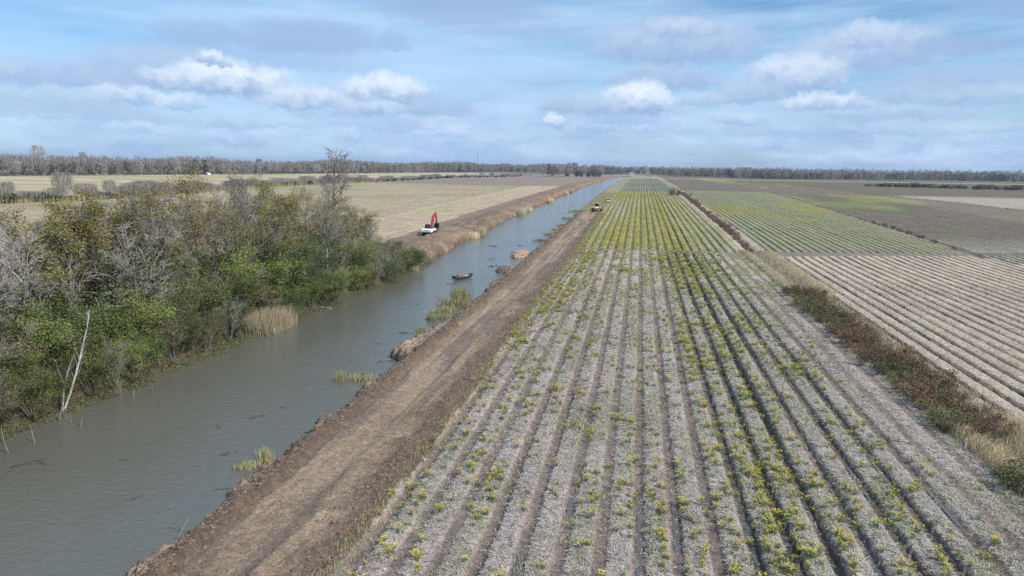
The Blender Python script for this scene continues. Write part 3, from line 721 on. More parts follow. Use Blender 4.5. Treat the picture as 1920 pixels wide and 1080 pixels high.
for i, (x, y, h, l, lab) in enumerate(ST):
    stick('dead_stick', [(x, y, -1.15), (x + l * h * .5, y, -1 + h * .5), (x + l * h, y + .1 * h, -1 + h)], .035, M['bark_grey'], lab, 'stick', 'sticks standing in the canal by the left bank')
g = np.random.RandomState(12)
def debris_mesh(seed):
    q = np.random.RandomState(seed); S = []
    for j in range(9):
        p = np.array([q.normal() * .7, q.normal() * .25, 0.0]); a = q.normal() * .5; L = q.uniform(.3, 1.2)
        S.append((*p, *(p + [math.cos(a) * L, math.sin(a) * L, q.uniform(0, .06)]), .04, .015))
    V, F = tubes(S, 4); return npmesh('debris%d' % seed, V, F, M['debris'])
dm = [debris_mesh(i) for i in range(3)]
DB = [(-37.6, 33.6, 1.2, 'dark waterlogged branch raft nearest the left picture edge'), (-36.6, 34.6, .6, 'small dark twig raft beside the waterlogged branches'), (-26.0, 38.2, .8, 'dark twigs floating low in mid canal near the road'), (-29.5, 42.5, .5, 'small dark twigs adrift in mid canal'), (-27.9, 44.5, .9, 'dark twigs floating in front of the bank bulge'), (-26.8, 47.0, .5, 'tiny dark twig near the right bank'), (-24.1, 60.5, 1.0, 'dark branch pointing out from the bulging bank'), (-24.2, 56.6, .7, 'dark clod of roots just off the bulging bank'),
      (-25.6, 72.0, 1.1, 'dark drifting stems near the low olive mat'), (-26.4, 67.0, .5, 'small dark stem in open water'), (-29.8, 105.0, .8, 'dark stems floating in front of the boat'), (-27.0, 125.5, 1.8, 'dark weed raft beyond the boat'), (-29.0, 134.0, 1.6, 'second dark weed raft well beyond the boat'), (-34.0, 158.0, 1.8, 'dark twigs off the end of the spoil bank'), (-27.5, 160.0, 1.5, 'dark twigs by the right bank far beyond the boat'), (-23.6, 33.5, .6, 'dark snapped twig off the lower right bank'), (-27.6, 31.6, .6, 'floating dark stick at the bottom of the canal'), (-32.0, 36.0, .4, 'single dark twig in the near open water'), (-29.8, 88.0, .6, 'dark stem left of the tall green reeds')]
for i, (x, y, s, lab) in enumerate(DB):
    o = link('floating_branch', dm[i % 3], None, (x, y, -.985)); o.scale = (s * .55, s * .7, s * .6); o.rotation_euler = (0, 0, .6 + g.normal() * .8); tag(o, lab, 'branch', 'dark branches floating in the canal')
stick('bleached_branch', [(-22.5, 28.6, -1), (-22.3, 28.8, -.6), (-22.1, 29.0, -.15)], .022, M['dead_wood'], 'thin white forked branch standing at the lower right bank', 'branch', None)
stick('bleached_branch', [(-23.6, 29.3, -.96), (-22.9, 29.2, -.95), (-22.2, 29.0, -.94)], .018, M['bark_grey'], 'thin white stick lying flat on water by the forked branch', 'branch', None)
stick('bleached_branch', [(-24.8, 31.0, -.96), (-24.65, 31.4, -.93)], .03, M['bark_grey'], 'short pale stick floating in the near canal', 'branch', None)

# mound of dredged mud on the right bank
def lump(name, seed, rx, ry, h, mat):
    bm = bmesh.new(); bmesh.ops.create_icosphere(bm, subdivisions=4, radius=1)
    for v in bm.verts:
        c = v.co; n = float(fbm(np.array([c.x * 2 + seed]), np.array([c.y * 2 + c.z]), 4)[0]); n2 = float(fbm(np.array([c.x * 7 + seed]), np.array([c.y * 7 + c.z * 5]), 3)[0])
        f = .7 + .5 * n + .25 * n2; v.co = Vector((c.x * rx * f, c.y * ry * f, max(c.z, -.3) * h * f))
    me = bpy.data.meshes.new(name); bm.to_mesh(me); bm.free(); me.materials.append(mat); return me
M['mud'] = leafmat('orange_mud', (.34, .22, .13), (.40, .28, .17), (.20, .14, .10), 1.5, 0)
o = link('mud_mound', lump('mm', 3, 1.8, 4.8, 1.0, M['mud']), None, (-24.6, 143.0, -1.0)); tag(o, 'low mound of orange brown mud jutting from the right bank', 'mound')
o = link('mud_mound', lump('mm2', 5, 1.3, 3.0, .8, M['clod']), None, (-23.6, 121.0, -1.0)); tag(o, 'dark mud spit reaching into the canal beside the boat', 'mound')

# ------------------------------------------------------------------ clods, straw, grass (stuff)
def scatter(name, V, F, mats, midx=None, label=None, cat=None):
    return tag(link(name, npmesh(name, V, F, mats, midx)), label, cat, None, 'stuff')
g = np.random.RandomState(77)
def clods():
    n = 9000
    Yc = 22 + 150 * g.rand(n) ** 1.8; w = g.rand(n)
    uc = np.where(w < .5, -20.6 + g.normal(size=n) * .65, -13.9 + g.normal(size=n) * .8)
    uc = np.where(w > .88, -17.0 + g.normal(size=n) * 1.6, uc)
    P = gxyz(uc, Yc); s = (.03 + .09 * g.rand(n) ** 2.5) * (1 + Yc / 90) * np.where(w > .88, .6, 1)
    base = np.array([[1, 0, 0], [-1, 0, 0], [0, 1, 0], [0, -1, 0], [0, 0, 1], [0, 0, -1.]]); T = np.array([[0, 2, 4], [2, 1, 4], [1, 3, 4], [3, 0, 4], [2, 0, 5], [1, 2, 5], [3, 1, 5], [0, 3, 5]])
    V = base[None] * s[:, None, None] * (.6 + .8 * g.rand(n, 6, 1)); a = g.rand(n) * 6.28
    V = np.stack([V[..., 0] * np.cos(a)[:, None] - V[..., 1] * np.sin(a)[:, None], V[..., 0] * np.sin(a)[:, None] + V[..., 1] * np.cos(a)[:, None], V[..., 2] * .7], -1) + P[:, None]
    F = (T[None] + (np.arange(n) * 6)[:, None, None]).reshape(-1, 3)
    scatter('soil_clods', V.reshape(-1, 3), F, M['clod'], label='loose clods of dug soil along both edges of the dirt road', cat='soil clods')
clods()
def furrow_lumps():
    n = 2600; k_ = np.floor(15 + 45 * g.rand(n)); uc = PH0 + k_ * PITCH + g.normal(size=n) * .16; Yc = 40 + 115 * g.rand(n)
    k2 = (Yc < 147 + (uc - 27) * .33) & (fbm(uc * .3, Yc * .1, 3, 4.) > .5); P = gxyz(uc[k2], Yc[k2]); n = len(P); s = .06 + .16 * g.rand(n) ** 3
    base = np.array([[1, 0, 0], [-1, 0, 0], [0, 1, 0], [0, -1, 0], [0, 0, 1], [0, 0, -1.]]); T = np.array([[0, 2, 4], [2, 1, 4], [1, 3, 4], [3, 0, 4], [2, 0, 5], [1, 2, 5], [3, 1, 5], [0, 3, 5]])
    P[:, 2] += .05; V = base[None] * s[:, None, None] * (.5 + 1.0 * g.rand(n, 6, 1)) + P[:, None]
    scatter('soil_lumps', V.reshape(-1, 3), (T[None] + (np.arange(n) * 6)[:, None, None]).reshape(-1, 3), M['debris'], label='dark soil lumps along the furrows of the straw field', cat='soil clods')
furrow_lumps()
def litter():
    n = 150000
    Yc = 20 + 85 * g.rand(n) ** 1.5; uc = -12.4 + 36 * g.rand(n)
    t = (uc - PH0) / PITCH; t = np.abs(t - np.floor(t + .5)); keep = (t > .2) | (g.rand(n) < .12); uc = uc[keep]; Yc = Yc[keep]
    n3 = 42000; Y3 = 34 + 85 * g.rand(n3); u3 = 27.5 + 45 * g.rand(n3); t = (u3 - PH0) / PITCH; t = np.abs(t - np.floor(t + .5)); k3 = (t > .2)
    uc = np.concatenate([uc, u3[k3]]); Yc = np.concatenate([Yc, Y3[k3]]); n = len(uc)
    P = gxyz(uc, Yc); P[:, 2] += .015 + .05 * g.rand(n)
    a = g.rand(n) * 6.28; L = g.uniform(.15, .5, n); w = g.uniform(.008, .02, n) * (1 + Yc / 55); tl = g.normal(size=n) * .18
    d = np.stack([np.cos(a), np.sin(a), tl], -1) * (L * .5)[:, None]; e = np.stack([-np.sin(a), np.cos(a), g.normal(size=n) * .3], -1) * (w * .5)[:, None]
    V = np.stack([P - d - e, P + d - e, P + d + e, P - d + e], 1).reshape(-1, 3)
    scatter('straw_litter', V, np.arange(4 * n).reshape(n, 4), [M['straw'], M['clod'], M['drygrass']], g.choice(3, n, p=[.72, .13, .15]), label='cut cane straw lying over the crop ridges', cat='straw')
litter()

# seedlings and grass along the rows, ditch grass, road verge grass
def tufts(name, uc, Yc, h, w, per, spread, mats, probs, lab, cat, lean=.6):
    n = len(uc); P = np.repeat(gxyz(uc, Yc), per, 0); m = n * per
    P[:, :2] += g.normal(size=(m, 2)) * spread
    hh = np.repeat(h, per) * (.5 + .7 * g.rand(m)); V, F = blades(P, hh, np.repeat(w, per), g, lean)
    mi = g.choice(len(mats), m, p=probs); scatter(name, V, F, mats, np.concatenate([mi, mi]), lab, cat)
def pts(n, u0, u1, Y0, Y1, pw=1.0): return u0 + (u1 - u0) * g.rand(n), Y0 + (Y1 - Y0) * g.rand(n) ** pw
u_, Y_ = pts(16000, -12.8, 22.5, 21, 150, 1.4)
k = fbm(u_ * .7, Y_ * .25, 4, 77.) > .47; u_, Y_ = u_[k], Y_[k]
tufts('low_grass', u_, Y_, .13 + Y_ * .0006, .012 + Y_ * .0004, 6, .10, [M['weed'], M['reed_green'], M['drygrass']], [.42, .33, .25], 'low green grass sprouting through the straw on the ridges', 'grass', 1.0)
u_, Y_ = pts(5200, 22.0, 27.6, 30, 156, 1.2)
tufts('dry_grass', u_, Y_, .30 + Y_ * .0015, .018 + Y_ * .0004, 7, .18, [M['drygrass'], M['reed_green'], M['straw']], [.6, .25, .15], 'dry tan grass along the ditch between the fields', 'grass', .9)
u_, Y_ = pts(4600, 22.2, 27.8, 30, 54, 1.0); 
tufts('dry_grass', u_, Y_, .65 + Y_ * 0, .03 + Y_ * 0, 9, .25, [M['drygrass'], M['leaf_brown'], M['reed_green']], [.74, .18, .08], 'tall matted dry grass at the near end of the ditch', 'grass', 1.1)
u_, Y_ = pts(4200, 22.4, 28.6, 104, 152, 1.0)
tufts('dry_grass', u_, Y_, .6 + Y_ * 0, .06 + Y_ * 0, 8, .3, [M['reed'], M['drygrass']], [.7, .3], 'pale tan grass patch in the ditch before the cross track', 'grass', .8)
u_, Y_ = pts(2200, -13.2, -12.2, 22, 270, 1.3)
tufts('verge_grass', u_, Y_, .2 + Y_ * .001, .015 + Y_ * .0004, 6, .15, [M['weed'], M['reed_green'], M['drygrass']], [.4, .3, .3], 'green grass fringe where the field meets the road soil', 'grass', .8)
u_, Y_ = pts(2600, -21.8, -13.5, 284, 480, 1.3)
tufts('verge_grass', u_, Y_, .4 + Y_ * 0, .16 + Y_ * 0, 4, .5, [M['reed_green'], M['drygrass'], M['weed']], [.4, .4, .2], 'rough olive grass on the ungraded bank beyond the grader', 'grass', .6)

def undergrowth():
    n = 15000; Yb = 26 + 101 * g.rand(n); e = edgeL(Yb); x1 = g.uniform(-.9, 2.2, n); ub = e - x1
    P = np.stack([ub, Yb, np.maximum(zat(ub, Yb), -1.0) + g.rand(n) ** 1.5 * (.5 + .5 * np.clip(x1, 0, 2))], -1)
    k_ = ~((Yb > 67) & (Yb < 72.5)) & (vn(Yb * .8, Yb * 0) > .25 - .0 * x1) ; P = P[k_]
    V, F = quads(P, .17, g, .5, .1); mi = g.choice(4, len(P), p=[.50, .22, .26, .02])
    scatter('undergrowth', V, F, [M['leaf_dark'], M['leaf_brown'], M['leaf_green'], M['twig']], mi, 'tangled low growth overhanging the left waterline', 'undergrowth')
undergrowth()
# ------------------------------------------------------------------ flowering weeds
def weed_mesh(name, seed, yellow=True, big=1.0):
    q = np.random.RandomState(seed); nl = 34 if not yellow else 26
    P = np.stack([q.normal(size=nl) * .09, q.normal(size=nl) * .09, np.abs(q.normal(size=nl)) * .10 + .03], -1)
    parts = [(*quads(P, .11, q, .5, .3), 0)]
    if yellow:
        S = []; fl = []
        for j in range(9):
            a = q.rand() * 6.28; r = .20 * q.rand() ** .5; h = q.uniform(.28, .48); top = np.array([math.cos(a) * r, math.sin(a) * r, h])
            S.append((math.cos(a) * r * .3, math.sin(a) * r * .3, 0, *top, .006, .004)); fl += [top + q.normal(size=3) * [.035, .035, .025] for _ in range(6)]
        parts.append((*tubes(S, 3), 0)); parts.append((*quads(np.array(fl), .052, q, .9, .8), 1))
    V, F, mi = join(parts); return npmesh(name, V, F, [M['weed'], M['petal']], mi)
wy = [weed_mesh('wy%d' % i, i) for i in range(5)]; wg = [weed_mesh('wg%d' % i, 50 + i, False) for i in range(2)]
def ydens(u, Y):
    """how thickly the yellow weeds stand in the near field"""
    ri = np.clip(np.floor((u - PH0) / PITCH + .5).astype(int) + 40, 0, 399)
    d = .22 + 0 * u
    d = d + .9 * sst(-6.5, -11.5, u) * sst(20, 30, Y)
    d = d + 1.15 * sst(3, 6, u) * sst(15.5, 13, u) * sst(.36, .56, fbm(u * .12, Y * .035, 3, 5.))
    d = d + .7 * sst(.5, .62, fbm(u * .08, Y * .03, 3, 25.))
    d = d * (.25 + 1.3 * row_yel[ri]) * sst(20, 13, u + (Y - 90) * .03)
    return d
n = 16000
u_, Y_ = pts(n, -12.7, 20, 22, 151, 1.35)
tt = (u_ - PH0) / PITCH; tt = np.abs(tt - np.floor(tt + .5))
k = (g.rand(n) < ydens(u_, Y_) * np.where(tt < .2, .15, 1.0) * np.where(Y_ < 60, .28, .62) * (.35 + 1.3 * sst(.4, .6, fbm(u_ * .5, Y_ * .18, 3, 8.)))); u_, Y_ = u_[k], Y_[k]
o_ = np.argsort(Y_); u_, Y_ = u_[o_], Y_[o_]
P = gxyz(u_, Y_)
for i in range(300):
    isg = g.rand() < .28
    o = link('green_weed' if isg else 'flowering_weed', (wg[g.randint(2)] if isg else wy[g.randint(5)]), None, tuple(P[i] - [0, 0, .02])); s = g.uniform(.5, 1.0)
    o.scale = (s, s, s * g.uniform(.8, 1.15)); o.rotation_euler = (0, 0, g.rand() * 6.28)
    if isg: tag(o, 'small green leafy weed on a near straw covered ridge', 'weed', 'green weeds on the near ridges')
    else: tag(o, 'yellow flowering weed clump on a near straw covered ridge', 'weed', 'yellow flowering weeds on the near ridges')
def merge_copies(P, meshes, sc, name, label, cat, mats, zs=1.0):
    Vs, Fs, Ms = [], [], []; off = 0
    data = []
    for me in meshes:
        V = np.zeros(len(me.vertices) * 3, np.float32); me.vertices.foreach_get('co', V); V = V.reshape(-1, 3)
        F = np.zeros(len(me.loops), np.int32); me.loops.foreach_get('vertex_index', F); m = np.zeros(len(me.polygons), np.int32); me.polygons.foreach_get('material_index', m)
        data.append((V, F.reshape(len(me.polygons), -1), m))
    which = g.randint(len(meshes), size=len(P))
    for w, (V, F, m) in enumerate(data):
        Q = P[which == w]; s = sc[which == w]; n = len(Q)
        if n == 0: continue
        a = g.rand(n) * 6.28; c, sn = np.cos(a)[:, None], np.sin(a)[:, None]
        W = np.stack([(V[None, :, 0] * c - V[None, :, 1] * sn), (V[None, :, 0] * sn + V[None, :, 1] * c), np.broadcast_to(V[None, :, 2] * zs, (n, len(V)))], -1) * s[:, None, None] + Q[:, None]
        Vs.append(W.reshape(-1, 3)); Fs.append((F[None] + (np.arange(n) * len(V))[:, None, None] + off).reshape(-1, F.shape[1])); off += n * len(V); Ms.append(np.tile(m, n))
    return scatter(name, np.concatenate(Vs), np.concatenate(Fs), mats, np.concatenate(Ms), label, cat)
ks = np.arange(len(P)) >= 300
merge_copies(P[ks], wy[:3] + wg[:1], .6 + .45 * g.rand(ks.sum()) + Y_[ks] * .002, 'flowering_weeds', 'yellow flowering weeds over the middle of the near field', 'weeds', [M['weed'], M['petal']])
# field beyond the cross track: thick bands of yellow
def far_weeds(n, u0, u1, Y0, Y1, dens, name, label, sz=1.0):
    u_, Y_ = pts(n, u0, u1, Y0, Y1, 1.25)
    tt = (u_ - PH0) / PITCH; tt = np.abs(tt - np.floor(tt + .5))
    k = (g.rand(n) < dens(u_, Y_)) & (tt > .2); u_, Y_ = u_[k], Y_[k]; P = gxyz(u_, Y_); per = 7
    m = len(P) * per; Q = np.repeat(P, per, 0) + g.normal(size=(m, 3)) * [.22, .22, .06]; Q[:, 2] += np.tile([.35, .35, .33, .28, .12, .1, .08], len(P))
    V, F = quads(Q, .17 * sz, g, .9, .7); mi = np.tile([1, 1, 1, 1, 0, 0, 0], len(P))
    scatter(name, V, F, [M['weed'], M['petal_far']], mi, label, 'weeds')
far_weeds(30000, -12.9, 22.4, 154, 495, lambda u, Y: np.clip(sst(.36, .54, fbm(u * .06 + 3, Y * .012, 4, 91.)) * sst(26, 6, u) * (.4 + .6 * row_yel[np.clip(np.floor((u - PH0) / PITCH + .5).astype(int) + 40, 0, 399)]) + sst(0, -9, u) * .4, .06, 1), 'flowering_weeds', 'thick yellow flowering weeds along the rows beyond the cross track')
far_weeds(14000, 28.5, 73, 165, 520, lambda u, Y: np.clip(sst(.44, .58, fbm(u * .03 + 9, Y * .009, 4, 13.)) * sst(230, 330, Y + (u - 28) * 1.2) * .8 + .04, 0, 1), 'flowering_weeds', 'yellow weeds scattered over the field right of the ditch')

# ------------------------------------------------------------------ ditch bushes (brambles)
def bramble_mesh(i):
    return make_plant('bramble%d' % i, 300 + i, 1.25, .02, M['purple_twig'], M['purple_twig'], M['bramble'], 1300, .13, .15, mix_leaf=M['bramble_green'], nst=9, nch=(7, 4), ang=(50, 45), lf=(.55, .5), t0=(.1, .1), nseg=(5, 3), spread=1.1, rmin=.006, basew=.35)
br = [bramble_mesh(i) for i in range(3)]
brg = [make_plant('brambleg', 310, 1.0, .02, M['purple_twig'], M['purple_twig'], M['bramble_green'], 1800, .11, .17, mix_leaf=M['weed'], nst=9, nch=(7, 4), ang=(50, 45), lf=(.55, .5), t0=(.1, .1), nseg=(5, 3), spread=1.1, rmin=.006, basew=.35)]
purple = [make_plant('purple%d' % i, 330 + i, 1.7, .03, M['purple_twig'], M['purple_twig'], nst=9, nch=(8, 6, 4), ang=(40, 40, 40), lf=(.5, .5, .5), t0=(.1, .1, .1), nseg=(5, 3, 2), spread=.8, rmin=.012, basew=.3) for i in range(2)]
cnt = {}
def dlabel(base, key):
    cnt[key] = cnt.get(key, -1) + 1; return base % ordn(cnt[key])
Yc = 50.0; rr_ = random.Random(5)
while Yc < 106:
    for side in (0, 1, 2, 3):
        uu = 22.8 + side * .95 + rr_.uniform(-.35, .35)
        if rr_.random() < .14: continue
        if side < 2 and rr_.random() < (.62 if side == 0 else .35): tc, ds, key = brg[0], '%s low green bramble from the near end of the ditch', 'g'
        else: tc, ds, key = br[rr_.randrange(3)], '%s red brown bramble bush from the near end of the ditch', 'r'
        if side == 3 and rr_.random() < .3: tc, ds, key = purple[0], '%s bare purple twigged bush from the near end of the ditch', 'p'
        p = gxyz(uu, Yc + rr_.uniform(-.5, .5)); s = rr_.uniform(.6, 1.2) * (1 + (Yc - 40) * .004) * (.55 if key == 'p' else 1)
        place('bramble_bush', tc, tuple(p), rr_.random() * 6.28, s, dlabel(ds, key), 'bush', 'bushes in the ditch between the fields')
    Yc += rr_.uniform(1.4, 2.0) * (1 + (Yc - 40) * .009)
for uu, yy, s_ in ((22.9, 41.5, 1.3), (23.6, 42.6, 1.3), (24.3, 41.0, 1.1), (23.4, 39.8, 1.3)):
    place('bramble_bush', brg[0] if s_ > 1.1 else br[1], tuple(gxyz(uu, yy)), uu, s_, dlabel('%s green bramble within the tan grass at the near ditch end', 'n'), 'bush', 'bushes in the ditch between the fields')
Yc = 158.0
while Yc < 500:
    p = gxyz(24.8 + rr_.uniform(-.6, .8), Yc); s = rr_.uniform(.35, 1.1) * (1 + Yc / 900)
    if 120 < Yc < 152 and rr_.random() < .6: Yc += 3; continue
    place('ditch_bush', purple[rr_.randrange(2)] if rr_.random() < .7 else br[0], tuple(p), rr_.random() * 6.28, s, dlabel('%s small purple brown bush up the far ditch past the cross track', 'f'), 'bush', 'bushes along the far part of the ditch')
    Yc += rr_.uniform(2.5, 7.5) * (1 + Yc / 600)
place('ditch_bush', purple[1], tuple(gxyz(19.6, 459)), 1, 3.0, 'largest dark purple bush on the far ditch line', 'bush')
for (f_, nm, lo, hi, key, stp) in ((lambda Y: float(np.interp(Y, [155, 230, 305, 427, 588, 770], [71, 73.5, 75.5, 79.5, 84, 83])), 'second', 175, 620, 's', 5.5), (lambda Y: float(np.interp(Y, [0, 360, 437, 550, 800], [158, 158, 157, 143, 141])), 'third', 300, 800, 't', 8.0)):
    Yc = lo
    while Yc < hi:
        p = gxyz(f_(Yc) + rr_.uniform(-.8, .8), Yc)
        place('ditch_bush', purple[rr_.randrange(2)], tuple(p), rr_.random() * 6.28, rr_.uniform(.25, .8) * (1.0 if 190 < Yc < 260 else .55), dlabel('%s low dark bush along the ' + nm + ' ditch to the right', key), 'bush', 'bushes along the ' + nm + ' ditch')
        Yc += rr_.uniform(.5, 1.6) * stp * (.7 if 200 < Yc < 280 else 1.8)

# ------------------------------------------------------------------ far trees
def far_tree(name, seed, H=20, W=7, n=330, twig=None, mat_leaf=None, lf=0, trunkr=.22, ttwig=.28):
    q = np.random.RandomState(seed); S = []
    S.append((0, 0, -.5, q.normal() * .3, q.normal() * .3, H * .85, trunkr, .06))
    for j in range(9):
        z = H * q.uniform(.25, .75); a = q.rand() * 6.28; L = W * q.uniform(.3, .55)
        S.append((0, 0, z, math.cos(a) * L, math.sin(a) * L, z + H * .22, trunkr * .5, .05))
    V1, F1 = tubes(S, 4)
    # slim twig slivers fanning up through an egg-shaped crown
    z = H * (.22 + .78 * q.rand(n) ** .8); rad = W * .5 * np.sqrt(np.clip(1 - ((z / H - .62) / .42) ** 2, .03, 1)); a = q.rand(n) * 6.28; rr = rad * q.rand(n) ** .5
    P = np.stack([np.cos(a) * rr, np.sin(a) * rr, z - .4], -1); V2, F2 = blades(P, q.uniform(1.2, 3.2, n), np.full(n, ttwig), q, .5)
    V2[:, 2] = np.minimum(V2[:, 2], H * 1.03)
    parts = [(V1, F1, 0), (V2, F2, 1)]; mats = [M['bark_grey'], twig or M['twig_far']]
    if lf:
        zz = H * (.15 + .8 * q.rand(lf)); rad = W * .5 * np.sqrt(np.clip(1 - ((zz / H - .55) / .5) ** 2, .05, 1)); a = q.rand(lf) * 6.28
        P = np.stack([np.cos(a) * rad * q.rand(lf) ** .4, np.sin(a) * rad * q.rand(lf) ** .4, zz], -1); parts.append((*quads(P, 1.1, q, .7, .2), 2)); mats.append(mat_leaf)
    V, F, mi = join(parts); return npmesh(name, V, F, mats, mi)
ft = [far_tree('ft%d' % i, i, 20, [10, 12, 9][i], 460) for i in range(3)]
fe = [far_tree('fe%d' % i, 20 + i, [13, 17][i], [8, 9][i], 60, None, M['leaf_pine'], 420) for i in range(2)]
fs = [far_tree('fs%d' % i, 30 + i, 7, 8, 160, None, M['leaf_pine'] if i else M['leaf_brown'], 130, .1) for i in range(2)]
LF = [(-760, 470), (-640, 560), (-600, 693), (-534, 897), (-467, 1167), (-400, 1500), (-350, 1809), (-300, 2400)]
def along(L, spacing):
    out = []
    for (x0, y0), (x1, y1) in zip(L[:-1], L[1:]):
        d = math.hypot(x1 - x0, y1 - y0); n = int(d / spacing)
        nx, ny = -(y1 - y0) / d, (x1 - x0) / d
        for i in range(n): out.append((x0 + (x1 - x0) * i / n, y0 + (y1 - y0) * i / n, nx, ny))
    return out
q = random.Random(9)
GL = 'trees at the front of the far left wood'
c1 = along(LF[:5], 5.6); kinds = {'grey': [], 'ever': [], 'low': []}
for i, (x, y, nx, ny) in enumerate(c1[:135]):
    r = q.random(); off = q.uniform(0, 7); X_, Y2 = x + nx * off, y + ny * off
    kd = 'ever' if r < (.30 if y < 720 else .08) else ('low' if r < .5 else 'grey')
    me = {'grey': ft, 'ever': fe, 'low': fs}[kd][q.randrange(2)]
    s = q.uniform(.72, 1.0)
    nm = {'grey': 'bare_hardwood', 'ever': 'evergreen_tree', 'low': 'undergrowth_bush'}[kd]
    ds = {'grey': 'bare grey hardwood', 'ever': 'dark evergreen', 'low': 'low brushy bush'}[kd]
    o = link(nm, me, None, (X_, Y2, 0)); o.scale = (s, s, s * q.uniform(.85, 1.05)); o.rotation_euler = (0, 0, q.random() * 6.28)
    tag(o, dlabel('%s ' + ds + ' from the left in front of the far left wood', 'L' + kd), 'tree' if kd != 'low' else 'bush', GL)
# tall solitary crowns above the left wood
for x, y, s, me, lab, nm in [(-655, 660, 1.5, ft[1], 'spreading bare tree standing above the far left wood', 'bare_hardwood'), (-560, 800, 1.15, fe[1], 'dark pine poking above the left wood at mid left', 'evergreen_tree'), (-690, 760, 1.25, ft[2], 'broad bare crown above the left wood beside the sheds', 'bare_hardwood'), (-548, 930, 1.25, fe[1], 'first of two dark pines above the left wood', 'evergreen_tree'), (-540, 965, 1.2, fe[0], 'second of two dark pines above the left wood', 'evergreen_tree')]:
    o = link(nm, me, None, (x, y, 0)); o.scale = (s, s, s * 1.05); tag(o, lab, 'tree')
# clump of trees left of the canal at the field end
for i in range(34):
    x = -158 + 98 * (i + .5) / 34 + q.uniform(-2, 2); y = 1095 + q.uniform(0, 45)
    ev = i in (6, 13, 14, 21, 27, 28, 31, 32) or q.random() < .12
    o = link('evergreen_tree' if ev else 'bare_hardwood', (fe if ev else ft)[q.randrange(2)], None, (x, y, 0)); s = q.uniform(.72, 1.05) * (1.12 if 15 < i < 19 else 1); o.scale = (s * 1.2, s * 1.2, s)
    if ev: o.scale = (.85, .85, .72)
    tag(o, dlabel('%s ' + ('dark evergreen' if ev else 'bare grey tree') + ' from the left in the clump before the canal end', 'clump%d' % ev), 'tree', 'tree clump left of the canal end')
o = link('evergreen_tree', fe[1], None, (-68, 1088, 0)); o.scale = (1.25, 1.25, .85); tag(o, 'largest dark evergreen at the right end of the tree clump by the canal', 'tree')
# trees at the front of the right wood
RF = [(70, 1480), (225, 1240), (480, 1360), (660, 1390), (1100, 1500)]
for (x, y, nx, ny) in along(RF, 11.0)[:105]:
    r = q.random(); off = q.uniform(-4, 10); ev = r < .3; me = fe if ev else ft
    if .8 < r: me = fs
    o = link('evergreen_tree' if ev else 'bare_hardwood' if me is ft else 'undergrowth_bush', me[q.randrange(2)], None, (x + nx * off, y + ny * off, 0)); s = q.uniform(.6, .86); o.scale = (s * 1.15, s * 1.15, s)
    d = 'dark evergreen' if ev else 'bare grey tree' if me is ft else 'low bush'
    tag(o, dlabel('%s ' + d + ' from the canal along the far right wood', 'R' + d), 'tree' if me is not fs else 'bush', 'trees at the front of the far right wood')
for i, (x, y) in enumerate([(163, 1215), (172, 1225), (180, 1218), (190, 1228), (200, 1222)]):
    me = ft[1] if i < 3 else fe[1]; o = link('oak_tree', me, None, (x, y, 0)); o.scale = (1.25, 1.25, .95 - .1 * (i > 2)); tag(o, '%s tree from the left in the high rounded group right of the rows' % ordn(i), 'tree', 'high rounded group of trees')
for i in range(60):
    x = 245 + i * 2.6; y = 815 - i * 1.5 + q.uniform(-8, 8); o = link('ditch_thicket_bush', fs[i % 2] if i % 3 else fe[0], None, (x, y, 0)); s = q.uniform(.35, .75); o.scale = (s * 1.6, s * 1.6, s * (.45 if i % 3 == 0 else 1)); tag(o, '%s bush from the left in the brown thicket within the right fields' % ordn(i), 'bush', 'brown thicket in the right fields')
# left hedge row
HL = [(-300, 150), (-251, 233), (-240, 290), (-250, 348), (-268, 440), (-262, 544), (-250, 700), (-249, 909), (-180, 1060)]
hb = [far_tree('hb%d' % i, 60 + i, 6.0, 6.5, 520, M['twig'], None, 0, .07, .07) for i in range(2)]
he = [far_tree('he%d' % i, 70 + i, 4.0, 5.0, 120, M['twig'], M['leaf_dark'], 300, .07, .08) for i in range(2)]
hp = along(HL, 3.8)
for i, (x, y, nx, ny) in enumerate(hp[:262]):
    x += q.uniform(-3, 3); ev = q.random() < .45; me = (he if ev else hb)[q.randrange(2)]
    s = q.uniform(.6, 1.25) * (1.25 if y < 620 else .9) * (.75 if ev else 1)
    o = link('hedge_evergreen' if ev else 'hedge_shrub', me, None, (x, y, 0)); o.scale = (s * q.uniform(1.0, 1.9), s * q.uniform(1, 1.6), s * q.uniform(.55, .95)); o.rotation_euler = (0, 0, q.random() * 6.28)
    tag(o, dlabel('%s ' + ('dark green' if ev else 'bare grey') + ' shrub from the near end of the left hedge row', 'H%d' % ev), 'shrub', 'shrubs of the hedge row across the left fields')
for x, y, s, lab in [(-249, 262, 2.0, 'tall bare grey tree rising out of the left hedge row'), (-262, 247, 1.35, 'smaller bare tree in the hedge row by the left edge'), (-243, 282, 1.4, 'bushy bare tree just right of the tall hedge tree')]:
    o = link('bare_hedge_tree', hb[0], None, (x, y, 0)); o.scale = (s * .7, s * .7, s); tag(o, lab, 'tree')
# reed band in front of the left hedge
m = 9000; hh = np.array([(a, b) for a, b, _, _ in hp]); idx = g.randint(min(len(hh), 130), size=m)
Pq = np.stack([hh[idx, 0] + 3 + g.normal(size=m) * 2.2, hh[idx, 1] + g.normal(size=m) * 4, np.zeros(m)], -1)
Vb, Fb = blades(Pq, 1.2 + 1.8 * g.rand(m), np.full(m, .14), g, .25); mi = g.choice(3, m, p=[.4, .35, .25])
scatter('reed_bed', Vb, Fb, [M['drygrass'], M['reed_green'], M['leaf_brown']], np.concatenate([mi, mi]), 'band of tan and green reeds in front of the left hedge', 'reeds')
